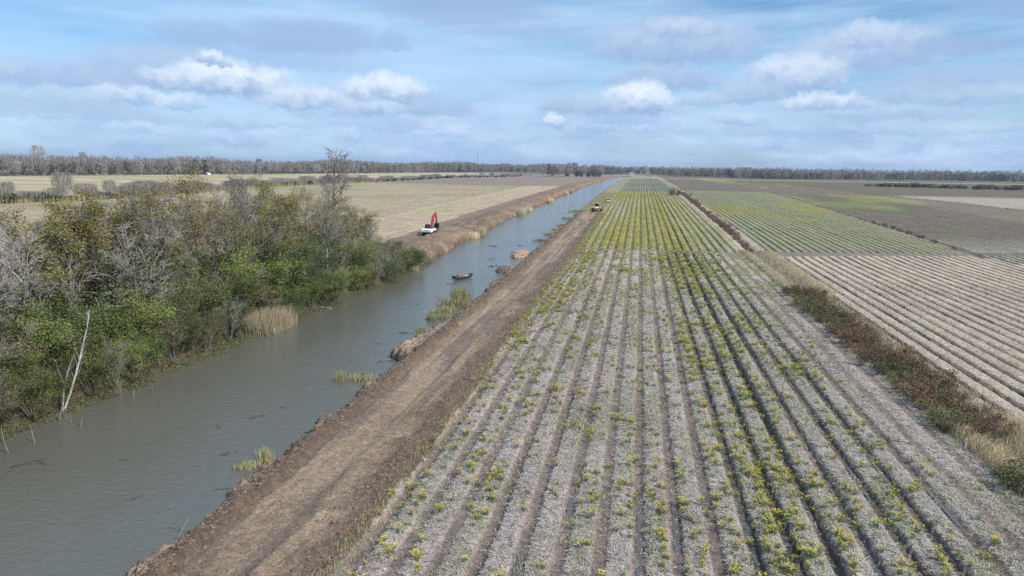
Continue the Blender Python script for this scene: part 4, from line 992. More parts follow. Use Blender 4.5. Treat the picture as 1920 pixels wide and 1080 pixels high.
# the woods behind, one mass
def wood(name, label, spots, meshes, sc, mats):
    sc = sc * (.72 + .56 * vn(np.array([p_[0] for p_ in spots]) * .012, np.array([p_[1] for p_ in spots]) * .012))
    P = np.array([(x, y, 0) for x, y in spots], float); return merge_copies(P, meshes, sc, name, label, 'wood', mats)
def lo_tree(seed, H, W, n, ev=False):
    W *= 1.5; n = int(n * 1.4)
    q_ = np.random.RandomState(seed); z = H * (.1 + .9 * q_.rand(n)); rad = W * .5 * np.sqrt(np.clip(1 - ((z / H - .5) / .55) ** 2, .05, 1)); a = q_.rand(n) * 6.28
    P_ = np.stack([np.cos(a) * rad * q_.rand(n) ** .4, np.sin(a) * rad * q_.rand(n) ** .4, z - 1], -1)
    V, F = (quads(P_, 2.2, q_, .7, .2) if ev else blades(P_, q_.uniform(1.5, 3.5, n), np.full(n, .55), q_, .5))
    return npmesh('lo%d' % seed, V, F, [M['twig_far'], M['leaf_pine'], M['leaf_brown']], np.full(len(F), 1 if ev else 0))
lt = [lo_tree(i, 20, 8, 80) for i in range(4)] + [lo_tree(5, 17, 9, 60, True)]
WM = [M['twig_far'], M['leaf_pine'], M['leaf_brown']]
sp = []
for (x, y, nx, ny) in along([(-1000, 380)] + LF, 6.5):
    for r_ in range(7): sp.append((x + nx * (8 + r_ * 9 + q.uniform(-4, 4)) + q.uniform(-3, 3), y + ny * (8 + r_ * 9) + q.uniform(-4, 4)))
wood('far_wood', 'grey leafless wood with dark evergreens behind the left fields', sp, lt + lt[:2], .76 + .22 * g.rand(len(sp)), WM)
sp = []
for (x, y, nx, ny) in along([(-420, 1750), (-200, 1700), (-60, 1560), (-60, 1800), (20, 1800), (60, 1520), (225, 1262), (480, 1385), (660, 1410), (1200, 1540), (1900, 1700)], 8):
    for r_ in range(6): sp.append((x + nx * (6 + r_ * 12 + q.uniform(-5, 5)) + q.uniform(-3, 3), y + ny * (6 + r_ * 12) + q.uniform(-5, 5)))
wood('far_wood', 'grey and dark green wood along the horizon right of the canal', sp, lt + [lt[4], lt[4]], .55 + .26 * g.rand(len(sp)), WM)
sp = []
for rowY, n_ in ((2300, 420), (3000, 460), (4200, 520)):
    for i in range(n_):
        a = -50 + 80 * (i + q.random()) / n_; sp.append((math.tan(R(a)) * rowY, rowY + q.uniform(-60, 60)))
wood('far_wood', 'bluish distant wood that closes the horizon', sp, lt + [lt[4]] * 3, np.where(np.arange(len(sp)) < 420, .85, .9) + .25 * g.rand(len(sp)), WM)
# scrub between the field end and the wood around the bridge
sp = [(q.uniform(-250, 420), q.uniform(1180, 1480)) for _ in range(330)]; sp = [s_ for s_ in sp if not (-62 < s_[0] < 8 and s_[1] < 1480) and s_[1] > 1180]
wood('scrub', 'brown scrub between the last field and the far wood', sp, lt[:2] + [lt[4]], .14 + .16 * g.rand(len(sp)), WM)

# ------------------------------------------------------------------ built things
def bx(bm, c, s, rot=None):
    m = Matrix.Translation(c) @ (rot or Matrix()) @ Matrix.Diagonal((*s, 1)); bmesh.ops.create_cube(bm, size=1, matrix=m)
def cyl(bm, p0, p1, r, seg=16, r2=None):
    p0, p1 = Vector(p0), Vector(p1); d = p1 - p0; q_ = d.to_track_quat('Z', 'Y').to_matrix().to_4x4()
    bmesh.ops.create_cone(bm, cap_ends=True, segments=seg, radius1=r, radius2=r if r2 is None else r2, depth=d.length, matrix=Matrix.Translation((p0 + p1) / 2) @ q_)
def prism(bm, pts2, x0, x1):
    """extrude a (y,z) outline along x"""
    a = [bm.verts.new((x0, y, z)) for y, z in pts2]; b = [bm.verts.new((x1, y, z)) for y, z in pts2]; n = len(pts2)
    bm.faces.new(a[::-1]); bm.faces.new(b)
    for i in range(n): bm.faces.new((a[i], a[(i + 1) % n], b[(i + 1) % n], b[i]))
def part(name, bm, mat, parent=None, bevel=.02, loc=None):
    bmesh.ops.recalc_face_normals(bm, faces=bm.faces)
    me = bpy.data.meshes.new(name); bm.to_mesh(me); bm.free(); me.materials.append(mat); o = link(name, me, parent, loc)
    if bevel:
        md = o.modifiers.new('bevel', 'BEVEL'); md.width = bevel; md.segments = 2; md.limit_method = 'ANGLE'
    return o
B = bmesh.new

def excavator():
    r = empty('excavator', (-51.9, 166.5, .12), R(-3)); r.scale = (.92, .92, .92); tag(r, 'red and white tracked excavator parked on the spoil bank beside the thicket', 'excavator')
    for sx in (-1, 1):
        b = B(); o_ = [(-2.0, .12), (-1.6, 0), (1.6, 0), (2.0, .12), (2.15, .45), (2.0, .78), (1.6, .9), (-1.6, .9), (-2.0, .78), (-2.15, .45)]
        prism(b, o_, sx * 1.25 - .3, sx * 1.25 + .3)
        for k_ in range(13): bx(b, (sx * 1.25, -1.8 + k_ * .3, .0), (.62, .08, .06)); bx(b, (sx * 1.25, -1.8 + k_ * .3, .9), (.62, .08, .06))
        t = part('track', b, M['rubber'], r, .03)
        b = B(); prism(b, [(-1.5, .25), (1.5, .25), (1.5, .65), (-1.5, .65)], sx * 1.25 - .32, sx * 1.25 + .32)
        part('track_frame', b, M['steel'], t, .02)
        for yy in (-1.75, 1.75):
            b = B(); cyl(b, (sx * 1.25 - .33, yy, .45), (sx * 1.25 + .33, yy, .45), .3); part('sprocket', b, M['steel'], t, 0)
    b = B(); bx(b, (0, 0, .55), (2.0, 1.8, .5)); cyl(b, (0, 0, .7), (0, 0, 1.15), .7, 24); part('undercarriage', b, M['steel'], r)
    b = B(); bx(b, (0, .35, 1.25), (2.8, 3.1, .22)); part('deck', b, M['black'], r)
    b = B(); prism(b, [(-2.9, 1.2), (-2.7, 1.0), (-1.15, 1.0), (-1.15, 1.98), (-2.6, 1.98), (-2.9, 1.8)], -1.42, 1.42); cw = part('counterweight', b, M['white'], r, .12)
    f = bpy.data.curves.new('lettering', 'FONT'); f.body = 'Link-Belt'; f.size = .42; f.align_x = 'CENTER'; f.extrude = .01
    fo = bpy.data.objects.new('tmp', f); COL.objects.link(fo); dg = bpy.context.evaluated_depsgraph_get(); me = bpy.data.meshes.new_from_object(fo.evaluated_get(dg)); bpy.data.objects.remove(fo)
    me.materials.clear(); me.materials.append(M['greytext']); lo = link('lettering', me, cw, (0, -2.915, 1.45)); lo.rotation_euler = (R(90), 0, 0)
    b = B(); bx(b, (.98, .1, 1.66), (.86, 2.5, .6)); bx(b, (0, -.6, 1.68), (1.1, 1.1, .62)); part('engine_cover', b, M['white'], r, .06)
    b = B(); bx(b, (0, -.75, 2.06), (2.5, .9, .14)); bx(b, (.9, .3, 2.02), (.5, .9, .1)); part('top_grille', b, M['black'], r)
    b = B(); cyl(b, (.6, -.9, 2.35), (.6, -.9, 2.85), .07); part('exhaust_pipe', b, M['black'], r, 0)
    b = B(); prism(b, [(-.1, 1.36), (1.75, 1.36), (1.9, 1.9), (1.6, 2.95), (.1, 3.02), (-.1, 2.8)], -1.4, -.45); cab = part('cab', b, M['black'], r, .05)
    b = B(); prism(b, [(.1, 2.0), (1.6, 2.0), (1.45, 2.75), (.15, 2.8)], -1.415, -.435); bx(b, (-.925, -.105, 2.45), (.7, .02, .55)); part('side_window', b, M['glass'], cab, 0)
    b = B(); w = Matrix.Rotation(R(-16), 4, 'X'); bx(b, (-.925, 1.77, 2.4), (.8, .02, .95), Matrix.Rotation(R(16), 4, 'X')); part('windscreen', b, M['glass'], cab, 0)
    # boom, stick, bucket
    b = B(); prism(b, [(.9, 1.3), (1.35, 1.3), (1.9, 2.9), (2.9, 4.55), (4.6, 5.25), (5.0, 5.35), (5.05, 5.7), (4.5, 5.85), (2.55, 5.2), (1.45, 3.3), (.85, 1.7)], -.22, .22); boom = part('boom', b, M['red'], r, .03)
    b = B(); prism(b, [(4.55, 5.95), (5.0, 6.1), (5.35, 5.5), (6.0, 2.95), (5.75, 2.85), (5.1, 4.2), (4.85, 5.2)], -.17, .17); st = part('stick', b, M['red'], r, .03)
    b = B(); cyl(b, (-.33, 1.6, 1.6), (-.33, 2.6, 4.2), .09, 12); cyl(b, (.33, 1.6, 1.6), (.33, 2.6, 4.2), .09, 12); part('boom_cylinder', b, M['steel'], boom, 0)
    b = B(); cyl(b, (0, 3.0, 5.45), (0, 4.7, 6.1), .1, 12); part('stick_cylinder', b, M['red'], boom, 0)
    b = B(); cyl(b, (0, 5.35, 5.1), (0, 6.0, 3.4), .07, 12); part('bucket_cylinder', b, M['steel'], st, 0)
    b = B()
    prism(b, [(5.6, 2.95), (6.15, 2.95), (6.35, 2.4), (6.25, 1.75), (5.75, 1.3), (5.15, 1.2), (4.8, 1.45), (4.95, 1.55), (5.6, 1.6), (5.95, 1.95), (5.95, 2.4), (5.6, 2.5)], -.6, .6)
    prism(b, [(5.6, 2.9), (6.1, 2.9), (6.3, 2.4), (6.2, 1.75), (5.7, 1.3), (4.9, 1.4), (4.95, 1.7), (5.2, 2.4)], -.62, -.56); prism(b, [(5.6, 2.9), (6.1, 2.9), (6.3, 2.4), (6.2, 1.75), (5.7, 1.3), (4.9, 1.4), (4.95, 1.7), (5.2, 2.4)], .56, .62)
    for x in (-.5, -.25, 0, .25, .5): bx(b, (x, 4.72, 1.42), (.09, .3, .07))
    part('bucket', b, M['black'], r, .02)
    b = B(); bx(b, (1.3, 1.3, 2.3), (.05, .9, .05)); bx(b, (1.3, .85, 2.05), (.05, .05, .5)); bx(b, (1.3, 1.72, 2.05), (.05, .05, .5)); part('handrail', b, M['black'], r, 0)
excavator()

def wheel(parent, c, r_, w, rimmat):
    b = B(); cyl(b, (c[0] - w / 2, c[1], c[2]), (c[0] + w / 2, c[1], c[2]), r_, 24)
    for k_ in range(18):
        a = k_ * math.pi / 9; bx(b, (c[0], c[1] + math.cos(a) * r_, c[2] + math.sin(a) * r_), (w * .9, .07, .06), Matrix.Rotation(a - math.pi / 2, 4, 'X'))
    t = part('wheel', b, M['rubber'], parent, .02)
    b = B(); cyl(b, (c[0] - w / 2 - .01, c[1], c[2]), (c[0] + w / 2 + .01, c[1], c[2]), r_ * .5, 20); part('rim', b, rimmat, t, .01)
def grader():
    r = empty('motor_grader', (-17.0, 276.5, .1), R(-14)); tag(r, 'yellow motor grader with dark cab seen from behind at the end of the graded road', 'grader')
    for sx in (-1, 1):
        for yy in (-.75, .8): wheel(r, (sx * 1.05, yy, .68), .68, .42, M['yellow'])
        wheel(r, (sx * 1.05, 6.1, .68), .68, .38, M['yellow'])
    b = B(); prism(b, [(-1.7, .75), (1.9, .75), (1.9, 1.95), (-1.4, 1.85), (-1.7, 1.6)], -.62, .62); eng = part('engine_hood', b, M['yellow'], r, .06)
    b = B(); bx(b, (0, -1.72, 1.2), (.9, .06, .7)); part('radiator_grille', b, M['black'], eng, .01)
    b = B(); bx(b, (-.75, .1, 1.5), (.25, 2.6, .5)); bx(b, (.75, .1, 1.5), (.25, 2.6, .5)); part('side_tank', b, M['white'], r, .04)
    b = B(); cyl(b, (.3, .4, 1.9), (.3, .4, 2.7), .07); part('exhaust_pipe', b, M['black'], r, 0)
    b = B(); prism(b, [(1.3, 1.5), (2.6, 1.5), (2.75, 2.3), (2.6, 3.15), (1.35, 3.15), (1.2, 2.3)], -.72, .72); cab = part('cab', b, M['black'], r, .04)
    b = B(); prism(b, [(1.4, 2.3), (2.55, 2.3), (2.5, 3.0), (1.45, 3.0)], -.735, .735); bx(b, (0, 1.275, 2.65), (1.2, .02, .7)); part('cab_window', b, M['glass'], cab, 0)
    b = B(); bx(b, (0, 1.95, 3.22), (1.7, 1.7, .1)); part('cab_roof', b, M['white'], cab, .03)
    b = B(); prism(b, [(2.5, 1.5), (3.3, 2.0), (5.6, 1.6), (6.6, 1.2), (6.6, .9), (6.0, .85), (5.4, 1.25), (3.4, 1.6), (2.6, 1.15)], -.17, .17); bx(b, (0, 6.1, .78), (1.9, .25, .25)); part('front_frame', b, M['yellow'], r, .03)
    b = B(); rt = Matrix.Rotation(R(-28), 4, 'Z')
    for k_ in range(5): bx(b, Vector((0, 3.6 + .06 * (k_ - 2) ** 2, .12 + k_ * .15)), (3.7, .04, .17), Matrix.Rotation(R((k_ - 2) * -12), 4, 'X'))
    bl = part('blade', b, M['steel'], r, 0); bl.rotation_euler = (0, 0, R(-24)); bl.location = (-1.5, .35, 0)
    b = B(); cyl(b, (0, 3.4, .85), (0, 3.4, .95), .75, 24); bx(b, (0, 4.4, .95), (.2, 2.0, .15)); part('turntable', b, M['yellow'], r, .01)
grader()
def pickup():
    r = empty('pickup_truck', (-15.2, 347, .08), R(6)); tag(r, 'white pickup truck seen from behind on the grassy bank past the grader', 'truck')
    b = B(); prism(b, [(-2.7, .5), (2.6, .5), (2.65, 1.05), (1.5, 1.18), (1.1, 1.2), (-2.7, 1.2)], -.95, .95); body = part('body', b, M['white'], r, .05)
    b = B(); prism(b, [(-.9, 1.2), (1.4, 1.2), (.7, 1.82), (-.7, 1.85)], -.82, .82); cab = part('cab', b, M['black'], r, .05)
    b = B(); prism(b, [(-.66, 1.84), (.66, 1.82), (.6, 1.9), (-.6, 1.92)], -.72, .72); part('roof', b, M['white'], cab, .02)
    b = B(); bx(b, (0, -.83, 1.55), (1.3, .03, .42), Matrix.Rotation(R(-17), 4, 'X')); part('rear_window', b, M['glass'], cab, 0)
    b = B(); bx(b, (0, -1.85, 1.17), (1.6, 1.6, .08)); part('truck_bed', b, M['black'], r, 0)
    b = B(); bx(b, (0, -2.78, .55), (1.9, .14, .22)); part('bumper', b, M['black'], r, .02)
    for sx in (-1, 1):
        b = B(); bx(b, (sx * .86, -2.71, .95), (.14, .04, .34)); part('tail_light', b, M['red'], r, 0)
        for yy in (-1.75, 1.75): wheel(r, (sx * .85, yy, .4), .4, .26, M['steel'])
pickup()

def jon_boat():
    r = empty('boat', (-28.7, 110.3, -1.02), R(-28)); tag(r, 'small dark green flat bottomed boat drifting in mid canal with one person', 'boat')
    def hull(t, top, ins=0.0):
        L = 2.15 - ins; y = -L + 2 * L * t; w = (.42 + .22 * math.sin(math.pi * min(max(t, 0), 1)) ** .7) - ins; k_ = (2 * t - 1)
        rise = .22 * abs(k_) ** 3
        return [(-w, y, .45 + rise), (-w * .82, y, .04 + rise * .9 + ins), (w * .82, y, .04 + rise * .9 + ins), (w, y, .45 + rise)]
    for nm, ins, mt in (('hull', 0, M['boatgreen']), ('inner_hull', .05, M['boatin'])):
        b = B(); rings = [[b.verts.new(p) for p in hull(i / 14, 0, ins)] for i in range(15)]
        for a, c in zip(rings[:-1], rings[1:]):
            for j in range(3): b.faces.new((a[j], a[j + 1], c[j + 1], c[j]))
        b.faces.new(rings[0]); b.faces.new(rings[-1][::-1]); o = part(nm, b, mt, r, 0)
    b = B()
    for i in range(14):
        a, c = hull(i / 14, 0), hull((i + 1) / 14, 0)
        for j in (0, 3): cyl(b, a[j], c[j], .03, 6)
    for t_ in (0, 1): h = hull(t_, 0); cyl(b, h[0], h[3], .035, 6)
    part('gunwale', b, M['boatgreen'], r, 0)
    for yy in (-1.1, .1, 1.2): 
        b = B(); bx(b, (0, yy, .36), (1.06, .3, .04)); part('seat', b, M['boatin'], r, .01)
    # white cooler
    c = empty('cooler', (-28.35, 110.95, -.9), R(-28)); tag(c, 'small white cooler lying in the boat beside the person', 'cooler')
    b = B(); bx(b, (0, 0, .17), (.42, .3, .3)); part('box', b, M['white'], c, .03)
    b = B(); bx(b, (0, 0, .36), (.45, .33, .07)); part('lid', b, M['white'], c, .02)
jon_boat()
def person():
    # seated figure facing the bow, built as one skinned surface
    J = [(0, 0, .0), (0, .02, .14), (0, .03, .32), (0, .05, .46), (0, .06, .54), (0, .07, .60), (0, .085, .68), (0, .08, .77)]
    rad = [.15, .16, .19, .16, .055, .07, .10, .075]; E = [(i, i + 1) for i in range(7)]
    def ch(pt, rr, fr):
        J.append(pt); rad.append(rr); E.append((fr, len(J) - 1)); return len(J) - 1
    hands = []
    for s in (-1, 1):
        h = ch((s * .09, .02, .0), .11, 0); kn = ch((s * .16, .44, .10), .07, h); an = ch((s * .15, .52, -.28), .045, kn); ch((s * .15, .68, -.32), .04, an)
        sh = ch((s * .17, .05, .46), .065, 3); el = ch((s * .24, .16, .24), .048, sh); wr_ = ch((s * .15, .36, .24), .032, el); pa = ch((s * .13, .42, .25), .036, wr_); hands.append((s, pa))
    me = bpy.data.meshes.new('person'); me.from_pydata([Vector(j) for j in J], E, []); o = link('person', me, None, (-29.15, 109.45, -.60))
    o.rotation_euler = (0, 0, R(-28)); m1 = o.modifiers.new('skin', 'SKIN'); 
    for i, sv in enumerate(me.skin_vertices[0].data): sv.radius = (rad[i], rad[i] * .85); sv.use_root = (i == 0)
    s2 = o.modifiers.new('sub', 'SUBSURF'); s2.levels = 2; s2.render_levels = 2
    dg = bpy.context.evaluated_depsgraph_get(); m2 = bpy.data.meshes.new_from_object(o.evaluated_get(dg)); o.modifiers.clear(); o.data = m2
    m2.materials.clear()
    for mt in (M['skin'], M['orange'], M['navy'], M['hair']): m2.materials.append(mt)
    for f in m2.polygons:
        c = f.center; f.use_smooth = True
        if c.z > .60 and (c.y < .055 or c.z > .80): f.material_index = 3
        elif c.z > .53: f.material_index = 0
        elif abs(c.x) < .2 and c.z > .07 and c.y < .2: f.material_index = 1
        elif c.z > .15 and c.y < .36 and abs(c.x) > .08: f.material_index = 1
        elif c.y > .36 and c.z > .18: f.material_index = 0
        else: f.material_index = 2
    tag(o, 'seated person in bright orange jacket and dark trousers rowing the small boat', 'person')
    # hands: palm continues into five fingers round the paddle shaft
    for s, pa in hands:
        S = []
        for k_ in range(4):
            x = s * .13 + (k_ - 1.5) * .019; y = .445; L = (.055, .065, .06, .048)[k_]
            S += [(x, y, .262, x, y + L * .5, .268, .010, .009), (x, y + L * .5, .268, x, y + L * .8, .235, .009, .008), (x, y + L * .8, .235, x, y + L * .45, .215, .008, .006)]
        S += [(s * .13 - s * .03, .40, .25, s * .13 - s * .05, .44, .24, .012, .010), (s * .13 - s * .05, .44, .24, s * .13 - s * .04, .47, .225, .010, .008)]
        V, F = tubes(S, 8); link('fingers', npmesh('fingers', V, F, M['skin'], smooth=True), o)
    b = B()
    for s in (-1, 1): cyl(b, (s * .035, .165, .695), (s * .035, .178, .695), .012, 8)
    part('eyes', b, M['hair'], o, 0)
    b = B(); cyl(b, (0, .16, .69), (0, .195, .66), .012, 8, .018); part('nose', b, M['skin'], o, 0)
    b = B(); bx(b, (0, .166, .628), (.05, .012, .01)); part('mouth', b, M['red'], o, 0)
    for s in (-1, 1): b = B(); bx(b, (s * .098, .085, .68), (.015, .035, .055)); part('ear', b, M['skin'], o, .008)
    p = empty('paddle', (-29.15, 109.45, -.60), R(-28)); tag(p, 'dark paddle held by the seated person across the boat', 'paddle')
    b = B(); cyl(b, (-.55, .48, .18), (.75, .46, .28), .014, 8); part('shaft', b, M['steel'], p, 0)
    b = B(); bx(b, (-.72, .485, .165), (.4, .03, .15)); part('blade', b, M['black'], p, .01)
person()

def bridge():
    r = empty('bridge', (-22, 1334, -.3)); tag(r, 'low white concrete road bridge across the canal at its far end', 'bridge')
    b = B(); bx(b, (0, 0, 1.0), (52, 8, .7)); part('deck', b, M['concrete'], r, .05)
    for yy in (-3.9, 3.9):
        b = B(); bx(b, (0, yy, 1.8), (52, .3, .2))
        for i in range(27): bx(b, (-26 + i * 2, yy, 1.5), (.3, .34, .9))
        part('railing', b, M['concrete'], r, 0)
    for i in range(5):
        b = B(); bx(b, (-16 + i * 8, 0, -.6), (.9, 7, 2.5)); part('pier', b, M['concrete'], r, .03)
bridge()
tag(link('road', npmesh('crossroad', [(-420, 1330.2, .06), (-52, 1330.2, .06), (-52, 1338, .06), (-420, 1338, .06), (0, 1330.2, .06), (900, 1330.2, .06), (900, 1338, .06), (0, 1338, .06)], [(0, 1, 2, 3), (4, 5, 6, 7)], M['concrete'])), kind='structure')
def house(x, y, w, d, h, rz, label, name='shed', wallm=None):
    r = empty(name, (x, y, 0), rz); tag(r, label, 'building')
    b = B(); bx(b, (0, 0, h / 2), (w, d, h)); wl = part('wall', b, wallm or M['siding'], r, .02)
    b = B(); prism(b, [(-d / 2 - .4, h), (0, h + d * .28), (d / 2 + .4, h), (d / 2 + .4, h - .15), (0, h + d * .28 - .2), (-d / 2 - .4, h - .15)], -w / 2 - .3, w / 2 + .3); part('roof', b, M['roofgrey'], r, .02)
    b = B(); bx(b, (-w * .1, -d / 2 - .02, 1.05), (1.0, .06, 2.1)); part('door', b, M['black'], r, 0)
    for k_ in (-.35, .3): b = B(); bx(b, (w * k_, -d / 2 - .02, 1.6), (1.1, .06, 1.0)); part('window', b, M['glass'], r, 0)
house(-618, 698, 7, 5, 2.8, R(-45), 'white shed with grey roof at the foot of the left wood, leftmost of three')
house(-600, 716, 5, 4, 2.5, R(-45), 'small white shed just right of the leftmost shed')
house(-552, 812, 8, 4, 2.6, R(-35), 'white shed farthest right along the left wood')
house(-18, 1480, 10, 7, 3.2, 0, 'small pale house beyond the bridge at the canal end', 'house')
def mast():
    X_, Y2 = -560, 2360; r = empty('radio_mast', (X_, Y2, 0)); tag(r, 'thin lattice radio mast far behind the left wood', 'mast')
    S = []
    for a in (0, 2.09, 4.19):
        S.append((math.cos(a) * .9, math.sin(a) * .9, 0, math.cos(a) * .5, math.sin(a) * .5, 62, .16, .12))
    for i in range(30):
        z0, z1 = i * 2, i * 2 + 2; a0, a1 = (i % 3) * 2.09, ((i + 1) % 3) * 2.09; S.append((math.cos(a0) * .8, math.sin(a0) * .8, z0, math.cos(a1) * .8, math.sin(a1) * .8, z1, .08, .08))
    V, F = tubes(S, 4); link('lattice_tower', npmesh('mast', V, F, M['steel']), r)
mast()

# ------------------------------------------------------------------ sky, sun, air
SUN_EL, SUN_AZ = 43.0, 112.0     # azimuth clockwise from +Y (right, a little behind the camera)
def sky():
    w = bpy.data.worlds.new('World'); SC.world = w; w.use_nodes = True
    t = NT('', w)
    sk = t.n('ShaderNodeTexSky', sky_type='NISHITA', sun_disc=False, sun_elevation=R(SUN_EL), sun_rotation=R(SUN_AZ), altitude=0, air_density=1.0, dust_density=.6, ozone_density=2.0)
    d = t.n('ShaderNodeTexCoord').outputs['Generated']
    s = t.n('ShaderNodeSeparateXYZ', Vector=d)
    az = t.math('MULTIPLY', t.math('ARCTAN2', s.outputs[0], s.outputs[1]), 57.2958)
    el = t.math('MULTIPLY', t.math('ARCSINE', s.outputs[2]), 57.2958)
    p = t.n('ShaderNodeCombineXYZ', X=az, Y=el, Z=0.0).outputs[0]
    wn = t.n('ShaderNodeTexNoise', Vector=p, Scale=.55, Detail=6, Roughness=.62).outputs['Color']
    wv = t.n('ShaderNodeVectorMath', operation='MULTIPLY_ADD', i0=wn, i1=(2.2, 1.3, 0), i2=p).outputs[0]
    wp = t.n('ShaderNodeVectorMath', operation='SUBTRACT', i0=wv, i1=(1.1, .65, 0)).outputs[0]
    wn2 = t.n('ShaderNodeTexNoise', Vector=p, Scale=2.2, Detail=5, Roughness=.6).outputs['Color']
    wv = t.n('ShaderNodeVectorMath', operation='MULTIPLY_ADD', i0=wn2, i1=(.9, .8, 0), i2=wp).outputs[0]
    wp = t.n('ShaderNodeVectorMath', operation='SUBTRACT', i0=wv, i1=(.45, .4, 0)).outputs[0]
    base = t.mix(1.0, sk.outputs[0], SKY_TINT, 'MULTIPLY')
    # pale veil and streaks
    st = t.n('ShaderNodeTexNoise', Vector=t.mapping(p, (.045, .35, 1), (0, 0, .10)), Scale=1.0, Detail=6, Roughness=.6).outputs[0]
    base = t.mix(t.mr(st, .36, .66, 0.0, .75), base, VEIL)
    st2 = t.n('ShaderNodeTexNoise', Vector=t.mapping(p, (.02, .06, 1), (0, 0, .15), (4, 3, 0)), Scale=1.0, Detail=4, Roughness=.5).outputs[0]
    base = t.mix(t.mr(st2, .38, .6, 0, .45), base, VEIL)
    # low grey-blue bank of cloud towards the horizon
    lb = t.n('ShaderNodeTexNoise', Vector=t.mapping(p, (.09, .42, 1), (0, 0, 0), (7, 1, 0)), Scale=1.0, Detail=7, Roughness=.62).outputs[0]
    hi = t.mr(el, 3.0, 7.5, .95, 0)
    lf = t.math('MULTIPLY', t.mr(lb, .36, .60, .30, 1.0), hi, clamp=True)
    lb2 = t.n('ShaderNodeTexNoise', Vector=t.mapping(wp, (.16, .6, 1), (0, 0, 0), (2, 5, 0)), Scale=1.0, Detail=6, Roughness=.6).outputs[0]
    lowc = t.mix(t.mr(lb2, .40, .66, 0, 1), LOW1, LOW2)
    base = t.mix(lf, base, lowc)
    # individual cumulus: azimuth, elevation, half width, half height, kind (0 grey .. 1 white), opacity
    gt = bpy.data.node_groups.new('cumulus', 'ShaderNodeTree')
    for nm, ty in (('Base', 'NodeSocketColor'), ('P', 'NodeSocketVector'), ('Centre', 'NodeSocketVector'), ('Inv', 'NodeSocketVector'), ('White', 'NodeSocketFloat'), ('Opacity', 'NodeSocketFloat'), ('N', 'NodeSocketFloat')):
        gt.interface.new_socket(nm, in_out='INPUT', socket_type=ty)
    gt.interface.new_socket('Color', in_out='OUTPUT', socket_type='NodeSocketColor')
    q_ = NT.__new__(NT); q_.t = gt
    gi = gt.nodes.new('NodeGroupInput'); go = gt.nodes.new('NodeGroupOutput')
    l = q_.n('ShaderNodeVectorMath', operation='SUBTRACT', i0=gi.outputs['P'], i1=gi.outputs['Centre']).outputs[0]
    l = q_.n('ShaderNodeVectorMath', operation='MULTIPLY', i0=l, i1=gi.outputs['Inv']).outputs[0]
    sx = q_.n('ShaderNodeSeparateXYZ', Vector=l)
    yy = q_.math('MULTIPLY', sx.outputs[1], q_.mr(sx.outputs[1], -.05, .05, 1.9, 1.0))
    r2 = q_.math('ADD', q_.math('MULTIPLY', sx.outputs[0], sx.outputs[0]), q_.math('MULTIPLY', yy, yy))
    mk = q_.mr(r2, 1.25, q_.mr(gi.outputs['White'], 0, 1, .2, .40), 0, 1, 'SMOOTHSTEP')
    mk = q_.math('MULTIPLY', mk, gi.outputs['Opacity'])
    lit = q_.math('ADD', q_.mr(sx.outputs[1], -.35, .55, 0, 1), q_.math('MULTIPLY', q_.math('SUBTRACT', gi.outputs['N'], .5), 1.6))
    lit = q_.math('MULTIPLY', q_.mr(lit, 0, 1, 0, 1), gi.outputs['White'])
    cc = q_.mix(lit, CLOUD_G, CLOUD_W)
    q_.t.links.new(q_.mix(mk, gi.outputs['Base'], cc), go.inputs[0])
    nn = t.n('ShaderNodeTexNoise', Vector=wp, Scale=.8, Detail=5, Roughness=.6).outputs[0]
    for (a, e, rx, ry, wh, op) in CLOUDS:
        gnd = t.n('ShaderNodeGroup', node_tree=gt)
        t.set(gnd, 'Base', base); t.set(gnd, 'P', wp); t.set(gnd, 'N', nn)
        gnd.inputs['Centre'].default_value = (a, e, 0); gnd.inputs['Inv'].default_value = (1 / rx, 1 / ry, 0); gnd.inputs['White'].default_value = wh; gnd.inputs['Opacity'].default_value = op
        base = gnd.outputs[0]
    bg = t.n('ShaderNodeBackground', Color=base, Strength=SKY_STR)
    o = t.n('ShaderNodeOutputWorld'); t.t.links.new(bg.outputs[0], o.inputs[0])
    w.cycles.sampling_method = 'MANUAL'; w.cycles.sample_map_resolution = 512
SKY_STR = 0.11
SKY_TINT = (.68, .98, 1.20)
VEIL = (4.9, 6.9, 9.2); LOW1 = (3.4, 4.8, 7.4); LOW2 = (5.4, 6.8, 9.1)
CLOUD_G = (3.1, 4.45, 6.8); CLOUD_W = (7.4, 8.4, 9.6)
_C = np.array
def c2d(x, y):
    """photo pixel -> azimuth, elevation of the sky there"""
    d = _CR @ Vector(((x - 960) / 1280, -(y - 540) / 1280, -1)); d.normalize(); return math.degrees(math.atan2(d.x, d.y)), math.degrees(math.asin(d.z))
CAM_YAW, CAM_PITCH, CAM_ROLL = R(10.3658), R(10.2184), R(.7734)
_CR = (Matrix.Rotation(CAM_YAW, 3, 'Z') @ Matrix.Rotation(math.pi / 2 - CAM_PITCH, 3, 'X') @ Matrix.Rotation(CAM_ROLL, 3, 'Z'))
